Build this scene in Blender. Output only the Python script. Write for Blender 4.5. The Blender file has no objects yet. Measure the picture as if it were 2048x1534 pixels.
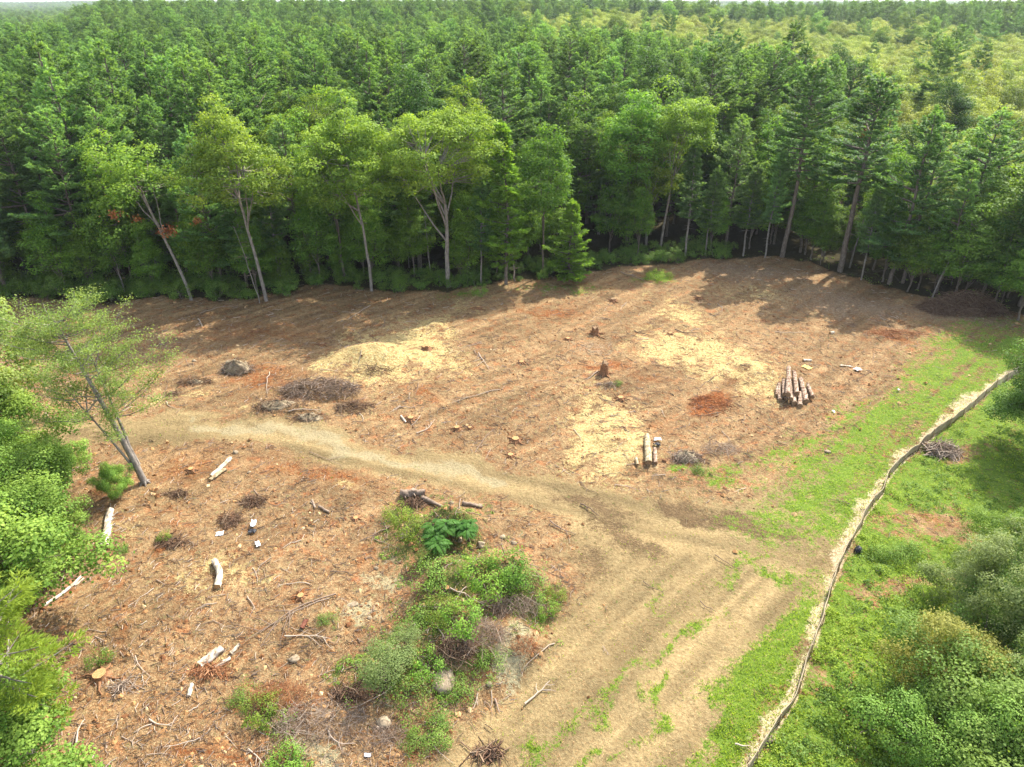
import bpy, math, random
import numpy as np
from mathutils import Vector

# ------------------------------------------------------------------ camera, light, exposure
S = bpy.context.scene
CAM_H = 30.0
F = 1400.0                       # focal length in pixels of a 2048 px wide picture
PITCH = math.atan((767 - 5) / F)
cam_d = bpy.data.cameras.new('camera')
cam = bpy.data.objects.new('camera', cam_d)
S.collection.objects.link(cam)
cam.location = (0, 0, CAM_H)
cam.rotation_euler = (math.pi / 2 - PITCH, 0, 0)
cam_d.sensor_width = 36
cam_d.lens = 36 * F / 2048
cam_d.clip_start = 0.3
cam_d.clip_end = 30000
S.camera = cam

SUN_EL = math.radians(47.5)
SUN_AZ = math.radians(39)        # from +Y towards +X
W = bpy.data.worlds.new('World'); S.world = W; W.use_nodes = True
nt = W.node_tree
bg = nt.nodes['Background']
sky = nt.nodes.new('ShaderNodeTexSky')
sky.sky_type = 'NISHITA'; sky.sun_disc = False
sky.sun_elevation = SUN_EL; sky.sun_rotation = SUN_AZ
sky.dust_density = 2.0
warm = nt.nodes.new('ShaderNodeHueSaturation'); warm.inputs['Saturation'].default_value = .62      # a hazy, whitish summer sky
nt.links.new(sky.outputs['Color'], warm.inputs['Color']); nt.links.new(warm.outputs['Color'], bg.inputs['Color'])
bg.inputs['Strength'].default_value = 0.15
sl = bpy.data.lights.new('sun', 'SUN')
sl.energy = 2.9; sl.angle = math.radians(0.6); sl.color = (1.0, 0.95, 0.86)
so = bpy.data.objects.new('sun', sl); S.collection.objects.link(so)
tosun = Vector((math.sin(SUN_AZ) * math.cos(SUN_EL), math.cos(SUN_AZ) * math.cos(SUN_EL), math.sin(SUN_EL)))
so.rotation_euler = tosun.to_track_quat('Z', 'Y').to_euler()
so.location = (60, 80, 90)
S.view_settings.view_transform = 'Standard'
S.view_settings.look = 'None'
S.view_settings.exposure = 1.86
S.view_settings.gamma = 1.0
S.render.engine = 'CYCLES'
cy = S.cycles
cy.max_bounces = 5; cy.diffuse_bounces = 4; cy.glossy_bounces = 1
cy.transmission_bounces = 3; cy.transparent_max_bounces = 4; cy.volume_bounces = 0
cy.use_denoising = True
cy.denoiser = 'OPENIMAGEDENOISE'
cy.denoising_input_passes = 'RGB_ALBEDO_NORMAL'
cy.denoising_prefilter = 'ACCURATE'
cy.use_adaptive_sampling = True
cy.adaptive_threshold = 0.01
cy.caustics_reflective = False; cy.caustics_refractive = False

# ------------------------------------------------------------------ helpers
R = np.random.default_rng(7)
SP, CP = math.sin(PITCH), math.cos(PITCH)

def proj(x, y, z):
    d = y * CP + (CAM_H - z) * SP
    u = y * SP - (CAM_H - z) * CP
    d = np.maximum(d, 0.5)
    return 1024 + F * x / d, 767 - F * u / d

def hash2(ix, iy, seed):
    h = (ix.astype(np.int64) * 374761393 + iy.astype(np.int64) * 668265263 + seed * 974711) & 0x7fffffff
    h = ((h ^ (h >> 13)) * 1274126177) & 0x7fffffff
    return ((h ^ (h >> 16)) & 0xffff) / 65535.0

def vnoise(x, y, seed=0):
    x = np.asarray(x, float); y = np.asarray(y, float)
    ix = np.floor(x); iy = np.floor(y)
    fx = x - ix; fy = y - iy
    fx = fx * fx * (3 - 2 * fx); fy = fy * fy * (3 - 2 * fy)
    a = hash2(ix, iy, seed); b = hash2(ix + 1, iy, seed)
    c = hash2(ix, iy + 1, seed); d = hash2(ix + 1, iy + 1, seed)
    return (a * (1 - fx) + b * fx) * (1 - fy) + (c * (1 - fx) + d * fx) * fy

def fbm(x, y, seed=0, o=4):
    v = 0; a = .5; t = 0
    for i in range(o):
        v = v + a * vnoise(x * 2 ** i, y * 2 ** i, seed + i * 17); t += a; a *= .5
    return v / t

def sstep(a, b, x):
    t = np.clip((x - a) / (b - a), 0, 1)
    return t * t * (3 - 2 * t)

# the spoil heap in the middle of the site, and lesser heaps, as gaussian bumps in world metres
def P0(px, py, z=0.0):
    ang = PITCH + math.atan((py - 767) / F)
    y = (CAM_H - z) / math.tan(ang)
    d = y * CP + (CAM_H - z) * SP
    return (px - 1024) / F * d, y

BUMPS = []
for px, py, rx, ry, h in [
    (905, 1075, 2.1, 1.7, 2.2), (890, 1190, 1.7, 2.0, 1.9), (1000, 1170, 2.4, 1.6, 1.7), (900, 1290, 2.4, 1.8, 1.5),
    (1030, 1300, 1.8, 1.7, .9), (800, 1360, 2.2, 1.6, .7), (660, 1250, 2.2, 1.6, .5), (600, 1420, 2.4, 1.4, .5),
    (740, 712, 3.0, 1.8, 1.2), (1230, 880, 2.4, 3.0, .5), (1500, 740, 4.2, 2.4, .55), (640, 775, 2.2, 1.4, .4),
    (590, 820, 1.4, 1.0, .4), (1560, 560, 6, 3, .5), (700, 1460, 2.2, 1.4, .35)]:
    x, y = P0(px, py); BUMPS.append((x, y, rx, ry, h))

def hgt(x, y):
    x = np.asarray(x, float); y = np.asarray(y, float)
    near = 1 - sstep(90, 130, np.hypot(x, y - 45))
    z = near * ((fbm(x / 6, y / 6, 3) - .5) * .7 + (fbm(x / 1.3, y / 1.3, 9, 3) - .5) * .30)
    for bx, by, rx, ry, h in BUMPS:
        z = z + h * (1 + .5 * near * (fbm(x / .8, y / .8, 44, 2) - .5)) * np.exp(-((x - bx) / rx) ** 2 - ((y - by) / ry) ** 2)
    r = x / np.maximum(y, 1)
    rise = sstep(200, 430, y) * sstep(-.60, -.50, r) * (9.5 + 1.5 * np.sin(x / 140.0))
    rise = rise * (1 - .75 * sstep(600, 900, y)) * (1 - .35 * sstep(.1, .35, r))
    rise = rise - 3.0 * sstep(200, 420, y) * (1 - sstep(-.60, -.50, r))
    far = sstep(1500, 3500, y) * (6 + 12 * fbm(x / 900, y / 1500, 5, 2))
    z = z + rise + far
    return z

def P(px, py, it=5):
    z = 0.0
    for _ in range(it):
        x, y = P0(px, py, z)
        z = float(hgt(x, y))
    return np.array((x, y, z))

class MB:
    """collects polygons with a per-vertex value t and a material index"""
    def __init__(s):
        s.v = []; s.f = []; s.n = []; s.t = []; s.m = []; s.k = 0
    def add(s, verts, faces, nper, t=0.5, mat=0):
        verts = np.asarray(verts, np.float32).reshape(-1, 3)
        faces = np.asarray(faces, np.int64).reshape(-1, nper)
        s.v.append(verts); s.f.append((faces + s.k).reshape(-1)); s.n.append(np.full(len(faces), nper))
        tt = np.empty(len(verts), np.float32); tt[:] = t
        s.t.append(tt); s.m.append(np.full(len(faces), mat)); s.k += len(verts)
    def polys(s, arr, t=0.5, mat=0):
        n, k, _ = arr.shape
        t = np.repeat(np.broadcast_to(np.asarray(t, np.float32), (n,)), k)
        s.add(arr.reshape(-1, 3), np.arange(n * k), k, t, mat)
    def tube(s, pts, rad, sides=6, t=0.5, mat=0, cap=True):
        pts = np.asarray(pts, float); rad = np.broadcast_to(np.asarray(rad, float), (len(pts),))
        d = np.gradient(pts, axis=0); d /= np.linalg.norm(d, axis=1)[:, None] + 1e-9
        up = np.array((0, 0, 1.)) if abs(d[0][2]) < .9 else np.array((1., 0, 0))
        a = np.cross(d, up); a /= np.linalg.norm(a, axis=1)[:, None] + 1e-9
        b = np.cross(d, a)
        th = np.linspace(0, 2 * math.pi, sides, endpoint=False)
        ring = pts[:, None] + rad[:, None, None] * (np.cos(th)[None, :, None] * a[:, None] + np.sin(th)[None, :, None] * b[:, None])
        n = len(pts); f = []
        i = np.arange(n - 1)[:, None] * sides; j = np.arange(sides)[None, :]; j2 = (j + 1) % sides
        f = np.stack([i + j, i + j2, i + sides + j2, i + sides + j], -1).reshape(-1, 4)
        s.add(ring.reshape(-1, 3), f, 4, t, mat)
        if cap:
            s.add(ring[0][::-1], np.arange(sides), sides, t, mat)
            s.add(ring[-1], np.arange(sides), sides, t, mat)
        return ring
    def build(s, name, mats, parent=None, smooth=False, link=True):
        me = bpy.data.meshes.new(name)
        v = np.concatenate(s.v); f = np.concatenate(s.f); n = np.concatenate(s.n)
        me.vertices.add(len(v)); me.loops.add(len(f)); me.polygons.add(len(n))
        me.vertices.foreach_set('co', v.reshape(-1))
        me.loops.foreach_set('vertex_index', f.astype(np.int32))
        st = np.concatenate([[0], np.cumsum(n)[:-1]]).astype(np.int32)
        me.polygons.foreach_set('loop_start', st)
        me.polygons.foreach_set('material_index', np.concatenate(s.m).astype(np.int32))
        if smooth: me.polygons.foreach_set('use_smooth', np.ones(len(n), bool))
        me.update(calc_edges=True)
        at = me.attributes.new('t', 'FLOAT', 'POINT'); at.data.foreach_set('value', np.concatenate(s.t))
        for m in (mats if isinstance(mats, (list, tuple)) else [mats]): me.materials.append(m)
        o = bpy.data.objects.new(name, me)
        if link: S.collection.objects.link(o)
        if parent: o.parent = parent
        return o

def tag(o, label=None, cat=None, group=None, kind=None):
    if label: o['label'] = label
    if cat: o['category'] = cat
    if group: o['group'] = group
    if kind: o['kind'] = kind
    return o

def empty(name, loc=(0, 0, 0), rz=0.0, sc=1.0):
    o = bpy.data.objects.new(name, None); S.collection.objects.link(o)
    o.location = loc; o.rotation_euler = (0, 0, rz); o.scale = (sc,) * 3 if np.isscalar(sc) else sc
    o.empty_display_size = .3
    return o

def copy_tree(src, kids, loc, rz, sc, label, cat, group=None):
    r = src.copy(); S.collection.objects.link(r)
    r.location = loc; r.rotation_euler = (0, 0, rz); r.scale = (sc,) * 3 if np.isscalar(sc) else sc
    for k in ('group', 'kind'):
        if k in r: del r[k]
    tag(r, label, cat, group)
    for c in kids:
        d = c.copy(); S.collection.objects.link(d); d.parent = r
    return r

def unit(a): return a / (np.linalg.norm(a, axis=-1, keepdims=True) + 1e-9)

# ------------------------------------------------------------------ materials
def new_mat(name):
    m = bpy.data.materials.new(name); m.use_nodes = True
    n = m.node_tree; n.nodes.clear()
    out = n.nodes.new('ShaderNodeOutputMaterial')
    return m, n, out

def ramp(n, stops, fac):
    r = n.nodes.new('ShaderNodeValToRGB'); e = r.color_ramp.elements
    while len(e) < len(stops): e.new(.5)
    for el, (p, c) in zip(e, stops): el.position = p; el.color = (*c, 1)
    n.links.new(fac, r.inputs[0]); return r.outputs[0]

def leaf_mat(name, dark, light, trans=.38, hue=.025, val=.35):
    m, n, out = new_mat(name)
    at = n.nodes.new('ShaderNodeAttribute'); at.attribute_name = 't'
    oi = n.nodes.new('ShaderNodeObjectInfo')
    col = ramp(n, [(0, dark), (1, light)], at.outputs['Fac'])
    hs = n.nodes.new('ShaderNodeHueSaturation')
    def mr(src, lo, hi):
        x = n.nodes.new('ShaderNodeMapRange'); n.links.new(src, x.inputs[0])
        x.inputs[3].default_value = lo; x.inputs[4].default_value = hi; return x.outputs[0]
    n.links.new(mr(oi.outputs['Random'], .5 - hue, .5 + hue), hs.inputs['Hue'])
    mlt = n.nodes.new('ShaderNodeMath'); mlt.operation = 'MULTIPLY'; mlt.inputs[1].default_value = 7.31
    fr = n.nodes.new('ShaderNodeMath'); fr.operation = 'FRACT'
    n.links.new(oi.outputs['Random'], mlt.inputs[0]); n.links.new(mlt.outputs[0], fr.inputs[0])
    n.links.new(mr(fr.outputs[0], 1 - val, 1 + val), hs.inputs['Value'])
    n.links.new(col, hs.inputs['Color'])
    pb = n.nodes.new('ShaderNodeBsdfPrincipled'); pb.inputs['Roughness'].default_value = .55
    pb.inputs['Specular IOR Level'].default_value = .10
    tr = n.nodes.new('ShaderNodeBsdfTranslucent')
    n.links.new(hs.outputs[0], pb.inputs['Base Color'])
    tc = n.nodes.new('ShaderNodeMix'); tc.data_type = 'RGBA'; tc.blend_type = 'MULTIPLY'; tc.inputs[0].default_value = 1
    n.links.new(hs.outputs[0], tc.inputs[6]); tc.inputs[7].default_value = (1.5, 1.45, .5, 1)
    n.links.new(tc.outputs[2], tr.inputs[0])
    mx = n.nodes.new('ShaderNodeMixShader'); mx.inputs[0].default_value = trans
    n.links.new(pb.outputs[0], mx.inputs[1]); n.links.new(tr.outputs[0], mx.inputs[2])
    n.links.new(mx.outputs[0], out.inputs[0]); return m

def rough_mat(name, c1, c2, scale=6.0, bump=.4, rough=.85, c3=None, stretch=(1, 1, 1), useT=False, lo=.35, hi=.65):
    m, n, out = new_mat(name)
    tc = n.nodes.new('ShaderNodeTexCoord'); mp = n.nodes.new('ShaderNodeMapping'); mp.inputs['Scale'].default_value = stretch
    n.links.new(tc.outputs['Object'], mp.inputs[0])
    nz = n.nodes.new('ShaderNodeTexNoise'); nz.inputs['Scale'].default_value = scale; nz.inputs['Detail'].default_value = 6
    nz.inputs['Roughness'].default_value = .65
    n.links.new(mp.outputs[0], nz.inputs['Vector'])
    st = [(lo, c1), (hi, c2)] + ([(min(hi + .12, 1), c3)] if c3 else [])
    if useT:
        at = n.nodes.new('ShaderNodeAttribute'); at.attribute_name = 't'
        col = ramp(n, [(0, c1), (.6, c2)] + ([(1, c3)] if c3 else [(1, c2)]), at.outputs['Fac'])
    else:
        col = ramp(n, st, nz.outputs['Fac'])
    pb = n.nodes.new('ShaderNodeBsdfPrincipled'); pb.inputs['Roughness'].default_value = rough
    pb.inputs['Specular IOR Level'].default_value = .2
    n.links.new(col, pb.inputs['Base Color'])
    if bump:
        b = n.nodes.new('ShaderNodeBump'); b.inputs['Strength'].default_value = bump; b.inputs['Distance'].default_value = .05
        n.links.new(nz.outputs['Fac'], b.inputs['Height']); n.links.new(b.outputs[0], pb.inputs['Normal'])
    n.links.new(pb.outputs[0], out.inputs[0]); return m

M = {}
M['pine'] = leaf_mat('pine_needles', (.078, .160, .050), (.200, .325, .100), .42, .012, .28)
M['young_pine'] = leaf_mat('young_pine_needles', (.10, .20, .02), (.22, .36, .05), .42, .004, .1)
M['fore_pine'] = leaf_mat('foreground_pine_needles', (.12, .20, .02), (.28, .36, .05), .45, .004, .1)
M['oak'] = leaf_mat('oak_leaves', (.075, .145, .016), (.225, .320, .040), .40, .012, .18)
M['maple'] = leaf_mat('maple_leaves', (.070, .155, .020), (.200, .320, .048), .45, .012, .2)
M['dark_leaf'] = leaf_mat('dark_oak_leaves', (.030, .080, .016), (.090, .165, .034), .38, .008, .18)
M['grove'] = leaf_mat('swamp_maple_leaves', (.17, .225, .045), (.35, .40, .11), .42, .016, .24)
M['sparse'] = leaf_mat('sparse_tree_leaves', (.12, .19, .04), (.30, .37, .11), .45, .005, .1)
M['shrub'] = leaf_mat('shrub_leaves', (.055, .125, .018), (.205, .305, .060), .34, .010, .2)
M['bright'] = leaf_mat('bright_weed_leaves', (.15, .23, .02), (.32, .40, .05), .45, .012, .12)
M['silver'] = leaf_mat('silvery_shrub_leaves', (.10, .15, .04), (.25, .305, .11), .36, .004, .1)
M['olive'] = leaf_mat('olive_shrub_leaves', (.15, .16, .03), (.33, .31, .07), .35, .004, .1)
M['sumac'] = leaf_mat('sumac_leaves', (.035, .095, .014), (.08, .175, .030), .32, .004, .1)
M['red_brush'] = rough_mat('rusty_dead_boughs', (.15, .052, .020), (.30, .125, .052), 6, 0, c3=(.42, .23, .12), useT=True)
M['front_oak'] = leaf_mat('oak_leaves_sun_tinted', (.09, .175, .022), (.27, .38, .055), .42, .010, .1)  # brighter copy of the oak leaves, sunlight put into the colour
M['midweed'] = leaf_mat('mid_weed_leaves', (.07, .15, .018), (.23, .33, .05), .42, .02, .25)
M['leftbush'] = leaf_mat('light_bush_leaves', (.07, .155, .02), (.25, .36, .065), .34, .010, .2)
M['rust'] = leaf_mat('rust_red_dead_needles', (.16, .055, .018), (.36, .16, .055), .15, .01, .1)
M['bark'] = rough_mat('grey_brown_bark', (.07, .052, .038), (.19, .155, .12), 9, .5, c3=(.26, .235, .20), stretch=(1, 1, .35))
M['pale_bark'] = rough_mat('pale_grey_bark', (.12, .10, .08), (.27, .235, .195), 7, .5, c3=(.38, .35, .31), stretch=(1, 1, .4))
M['dead'] = rough_mat('weathered_dead_wood', (.12, .08, .055), (.28, .21, .15), 5, .5, c3=(.40, .33, .25))
M['white_wood'] = rough_mat('bleached_split_wood', (.22, .15, .085), (.50, .43, .33), 6, .6, c3=(.62, .57, .48), lo=.36, hi=.55, stretch=(1, .3, 1))
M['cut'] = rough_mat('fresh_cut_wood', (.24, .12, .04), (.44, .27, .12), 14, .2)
M['dark_cut'] = rough_mat('cut_wood_shade_tinted', (.10, .06, .035), (.30, .19, .10), 12, .2)  # darker copy of the cut wood, shade put into its colour
M['log_bark'] = rough_mat('log_pile_bark', (.10, .045, .022), (.34, .255, .18), 6, .7, c3=(.50, .43, .35), lo=.42, hi=.56)
M['log_clean'] = rough_mat('debarked_log', (.15, .09, .04), (.38, .32, .19), 6, .6, c3=(.52, .46, .31), lo=.38, hi=.56)
M['stump'] = rough_mat('stump_bark', (.10, .045, .02), (.30, .15, .07), 8, .6)
M['rock'] = rough_mat('pale_granite', (.15, .11, .065), (.34, .27, .18), 4, .9, c3=(.44, .37, .27))
M['white'] = rough_mat('white_plastic', (.52, .52, .52), (.72, .72, .71), 3, .5, .5)
M['rusty'] = rough_mat('rusty_metal', (.10, .03, .02), (.22, .09, .05), 10, .3)
M['board'] = rough_mat('yellow_board', (.42, .28, .08), (.62, .45, .15), 3, .2)
M['fabric'] = rough_mat('silt_fence_fabric', (.24, .19, .115), (.38, .315, .205), 3, .4)
M['stake'] = rough_mat('wooden_stake', (.22, .15, .08), (.40, .30, .18), 12, .2)
M['dark_brush'] = rough_mat('dark_dead_brush', (.045, .024, .014), (.15, .085, .05), 6, 0, c3=(.27, .19, .12), useT=True)
M['grey_brush'] = rough_mat('grey_dead_brush', (.085, .055, .038), (.22, .155, .11), 6, 0, c3=(.42, .34, .26), useT=True)
M['litter'] = rough_mat('wood_chip_litter', (.12, .048, .017), (.34, .18, .070), 6, 0, c3=(.56, .40, .21), useT=True)
M['straw'] = rough_mat('straw_strip', (.20, .145, .075), (.40, .32, .19), 9, .5)
M['root'] = rough_mat('root_ball_soil', (.12, .09, .05), (.34, .27, .17), 4, .8)
M['far_wall'] = rough_mat('far_building_wall', (.70, .68, .64), (.80, .78, .74), .2, 0)
M['far_roof'] = rough_mat('far_building_roof', (.74, .74, .74), (.84, .84, .84), .2, 0)
M['black'] = rough_mat('black_rubber_and_shadow', (.015, .015, .018), (.05, .05, .055), 5, .3, .5)  # also colours the sheet that stands for a scrap's shadow
# ------------------------------------------------------------------ ground: one sheet with painted-in soil types
EDGE = [(-900, 640), (-300, 606), (0, 596), (120, 600), (230, 606), (300, 594), (420, 602), (560, 590), (640, 572), (760, 580), (900, 585),
        (1020, 562), (1130, 556), (1230, 532), (1330, 526), (1420, 515), (1560, 515), (1640, 535), (1750, 568), (1880, 602), (2048, 630), (2300, 668), (2700, 720)]
CLEAR = [P0(*p) for p in EDGE] + [(95, 40), (95, -90), (-95, -90), (-95, 55)]

def poly_sd(x, y, poly):
    """signed distance (inside positive) to a polygon, vectorised"""
    x = np.asarray(x, float); y = np.asarray(y, float)
    d2 = np.full(x.shape, 1e18); ins = np.zeros(x.shape, bool)
    n = len(poly)
    for i in range(n):
        ax, ay = poly[i]; bx, by = poly[(i + 1) % n]
        ex, ey = bx - ax, by - ay
        t = np.clip(((x - ax) * ex + (y - ay) * ey) / (ex * ex + ey * ey + 1e-9), 0, 1)
        dx = x - ax - t * ex; dy = y - ay - t * ey
        d2 = np.minimum(d2, dx * dx + dy * dy)
        if ay != by:
            c = (ay > y) != (by > y)
            ins ^= c & (x < (bx - ax) * (y - ay) / (by - ay) + ax)
    return np.where(ins, 1, -1) * np.sqrt(d2)

def line_m(x, y, pts):
    """falls from 1 on the centre line to 0 at the half width; pts (x, y, halfwidth)"""
    m = np.zeros(x.shape)
    for (ax, ay, aw), (bx, by, bw) in zip(pts[:-1], pts[1:]):
        ex, ey = bx - ax, by - ay
        t = np.clip(((x - ax) * ex + (y - ay) * ey) / (ex * ex + ey * ey + 1e-9), 0, 1)
        d = np.hypot(x - ax - t * ex, y - ay - t * ey)
        m = np.maximum(m, 1 - d / (aw + t * (bw - aw)))
    return np.clip(m, 0, 1)

def blob(x, y, cx, cy, rx, ry, a=0):
    c, s = math.cos(math.radians(a)), math.sin(math.radians(a))
    dx, dy = x - cx, y - cy
    u = dx * c + dy * s; v = -dx * s + dy * c
    return np.clip(1.25 - np.sqrt((u / rx) ** 2 + (v / ry) ** 2), 0, 1)

FENCE = [(1496, 1548), (1545, 1470), (1590, 1400), (1630, 1290), (1655, 1200), (1690, 1110), (1730, 1035), (1765, 985), (1780, 950),
         (1810, 920), (1850, 885), (1900, 850), (1950, 810), (1994, 772), (2050, 735)]
RIGHT = FENCE + [(2400, 640), (2600, 1800), (1300, 1900)]
PATH_A = [P0(*q) for q in [(-400, 880), (100, 880), (300, 856), (430, 856), (560, 875), (700, 905), (850, 937), (1000, 968), (1150, 1000), (1300, 1035), (1450, 1055), (1600, 1085)]]
PATH_B = [P0(*q) for q in [(900, 1900), (1080, 1534), (1230, 1385), (1420, 1200), (1560, 1085), (1750, 925), (1900, 770), (2060, 620)]]
def path_uv(x, y, path):
    best = np.full(x.shape, 1e9); U = np.zeros(x.shape); V = np.zeros(x.shape); acc = 0
    for (ax, ay), (bx, by) in zip(path[:-1], path[1:]):
        ex, ey = bx - ax, by - ay; L = math.hypot(ex, ey)
        t = np.clip(((x - ax) * ex + (y - ay) * ey) / (L * L), 0, 1)
        dx = x - ax - t * ex; dy = y - ay - t * ey; d = np.hypot(dx, dy)
        k = d < best; sg = np.sign(ex * dy - ey * dx)
        U = np.where(k, sg * d, U); V = np.where(k, acc + t * L, V); best = np.where(k, d, best); acc += L
    return U, V, best
def ruts(x, y):
    ua, va, da = path_uv(x, y, PATH_A); ub, vb, db = path_uv(x, y, PATH_B)
    a_ = (.6 * vnoise(ua / .42 + .3 * np.sin(va / 5), va / 7, 51) + .4 * vnoise(ua / .9, va / 14, 52)) * np.clip(1.6 - da / 3.2, 0, 1)
    b_ = (.6 * vnoise(ub / .42 + .3 * np.sin(vb / 6), vb / 6, 53) + .4 * vnoise(ub / .9, vb / 13, 54))
    w = np.clip((da - 1.5) / 3, 0, 1)
    return np.clip(.5 + 1.5 * ((a_ * (1 - w) + b_ * w) - .5 * (1 - w) * np.clip(1.6 - da / 3.2, 0, 1) - .5 * w), 0, 1)
fbmw = lambda x, y, s, k=4: fbm(x / k, y / k, s, 4) - .5

def masks(wx, wy):
    """soil masks, 0..1, from positions on the ground"""
    x, y = proj(wx, wy, 0.0)
    w1 = fbmw(wx, wy, 31, 3.0); w2 = fbmw(wx, wy, 57, 3.0)
    sc = F * 1.0 / np.maximum(wy * CP + CAM_H * SP, 8)       # px per metre
    w3 = fbmw(wx, wy, 91, .9); w4 = fbmw(wx, wy, 93, .9)
    x = x + (w1 * 4.2 + w3 * 1.4) * sc; y = y + (w2 * 2.2 + w4 * .8) * sc
    m = {}
    front = wy > 9
    sd = poly_sd(wx, wy, CLEAR)
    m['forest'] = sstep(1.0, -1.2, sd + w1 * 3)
    # pale earth track and its dry-soil apron
    tr = line_m(x, y, [(-300, 880, 20), (100, 880, 34), (300, 856, 42), (430, 856, 40), (560, 875, 46), (700, 905, 44), (850, 937, 42), (1000, 968, 46),
                       (1150, 1000, 56), (1300, 1035, 66), (1450, 1055, 52), (1570, 1078, 36)])
    apron = sstep(-80, 60, poly_sd(x, y, [(1080, 960), (1260, 985), (1420, 1000), (1560, 965), (1680, 900), (1720, 990), (1690, 1110), (1640, 1230), (1570, 1400),
                                         (1460, 1560), (1380, 1900), (800, 1900), (930, 1500), (1020, 1400), (1120, 1260), (1200, 1180), (1160, 1080), (1090, 1010)]))
    light = line_m(x, y, [(380, 850, 22), (560, 868, 26), (700, 900, 26), (860, 940, 22), (990, 965, 18)])
    m['dirt'] = np.clip(np.maximum(tr * 1.7, apron * .85), 0, 1)
    m['pale'] = np.clip(light * .95, 0, 1)
    m['dark'] = np.clip(np.maximum.reduce([blob(x, y, 1370, 1020, 105, 20, 14), blob(x, y, 1500, 1055, 120, 20, 14), .7 * blob(x, y, 1250, 1070, 120, 34, 35),
                                           .8 * blob(x, y, 1180, 1010, 140, 22, 18), .6 * blob(x, y, 1210, 1120, 60, 40, 40), .5 * blob(x, y, 200, 880, 170, 22, 0),
                                           .5 * blob(x, y, 560, 838, 220, 16, 6), .5 * blob(x, y, 1330, 960, 160, 16, 10)]) * 1.2, 0, 1)
    # sun-bleached wood chips
    m['chips'] = np.clip((.80 + 1.5 * w3 + .6 * w1) * np.maximum.reduce([
        sstep(-60, 45, poly_sd(x, y, [(655, 745), (720, 690), (800, 652), (900, 640), (885, 690), (935, 735), (845, 748), (760, 758)])),
        sstep(-70, 50, poly_sd(x, y, [(1130, 830), (1200, 795), (1270, 850), (1300, 930), (1250, 950), (1160, 930)])),
        sstep(-60, 40, poly_sd(x, y, [(1270, 672), (1400, 680), (1490, 705), (1565, 748), (1562, 800), (1500, 762), (1400, 735), (1300, 705)])),
        .62 * blob(x, y, 1370, 625, 110, 30, 12), .6 * blob(x, y, 350, 785, 110, 26, 0), .55 * blob(x, y, 520, 822, 60, 20, 0),
        .5 * blob(x, y, 240, 1060, 60, 26, -40), .5 * blob(x, y, 1090, 545, 60, 14, 0), .6 * blob(x, y, 430, 1320, 60, 70, 70), .6 * blob(x, y, 700, 980, 40, 16, 0),
        .5 * blob(x, y, 1540, 590, 150, 18, 10), .5 * blob(x, y, 960, 590, 90, 26, -30), .45 * blob(x, y, 460, 1160, 220, 70, 0), .5 * blob(x, y, 1040, 1320, 40, 60, 20),
        .6 * blob(x, y, 705, 1205, 60, 24, 0), .5 * blob(x, y, 640, 1500, 90, 40, 30), .5 * blob(x, y, 720, 830, 60, 20, 10)]), 0, 1)
    m['red'] = np.clip(np.maximum.reduce([
        1.0 * blob(x, y, 1418, 802, 60, 36, -25), .8 * blob(x, y, 1200, 735, 90, 22, 0), .6 * blob(x, y, 870, 790, 40, 26, 60), .5 * blob(x, y, 1290, 760, 60, 18, 0),
        .7 * blob(x, y, 1790, 665, 80, 18, 10), .6 * blob(x, y, 1100, 620, 90, 14, 0), .8 * blob(x, y, 345, 1085, 50, 26, -30), .6 * blob(x, y, 730, 1110, 40, 60, 0),
        .8 * blob(x, y, 600, 1195, 30, 20, 0), .7 * blob(x, y, 400, 1345, 50, 20, 0), .8 * blob(x, y, 560, 1400, 60, 30, 0), .8 * blob(x, y, 1050, 1290, 36, 24, 0),
        .6 * blob(x, y, 270, 1260, 50, 18, -30), .7 * blob(x, y, 440, 1500, 160, 30, 0), .6 * blob(x, y, 530, 760, 130, 40, 0), .55 * blob(x, y, 1820, 1030, 120, 36, 20),
        .6 * blob(x, y, 1840, 1135, 60, 14, 0), .5 * blob(x, y, 230, 980, 60, 60, 0), .6 * blob(x, y, 640, 950, 200, 30, 10), .5 * blob(x, y, 1330, 860, 60, 20, 0),
        .5 * blob(x, y, 380, 940, 130, 60, 0), .45 * blob(x, y, 520, 660, 260, 30, 0)]), 0, 1)
    m['grey'] = np.clip(np.maximum.reduce([.75 * blob(x, y, 1500, 545, 150, 28, 8), .75 * blob(x, y, 1720, 612, 190, 30, 8), .7 * blob(x, y, 1950, 640, 160, 22, 8),
                                           .5 * blob(x, y, 1180, 690, 60, 22, 0), .4 * blob(x, y, 620, 1500, 200, 80, 0)]), 0, 1)
    m['bare'] = np.clip(np.maximum.reduce([.9 * blob(x, y, 1030, 1320, 44, 70, -15), .8 * blob(x, y, 700, 1215, 60, 26, 0), .7 * blob(x, y, 800, 1110, 50, 36, 0),
                                           .7 * blob(x, y, 890, 1360, 40, 44, 0), .7 * blob(x, y, 620, 1490, 70, 36, 30), .6 * blob(x, y, 780, 1420, 70, 30, 0),
                                           .6 * blob(x, y, 760, 1160, 60, 30, 0)]), 0, 1)
    # grass: along the track by the silt fence, wheel-track stripes, beyond the fence
    rt = sstep(-3, 3, poly_sd(x, y, RIGHT)) * front
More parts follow.
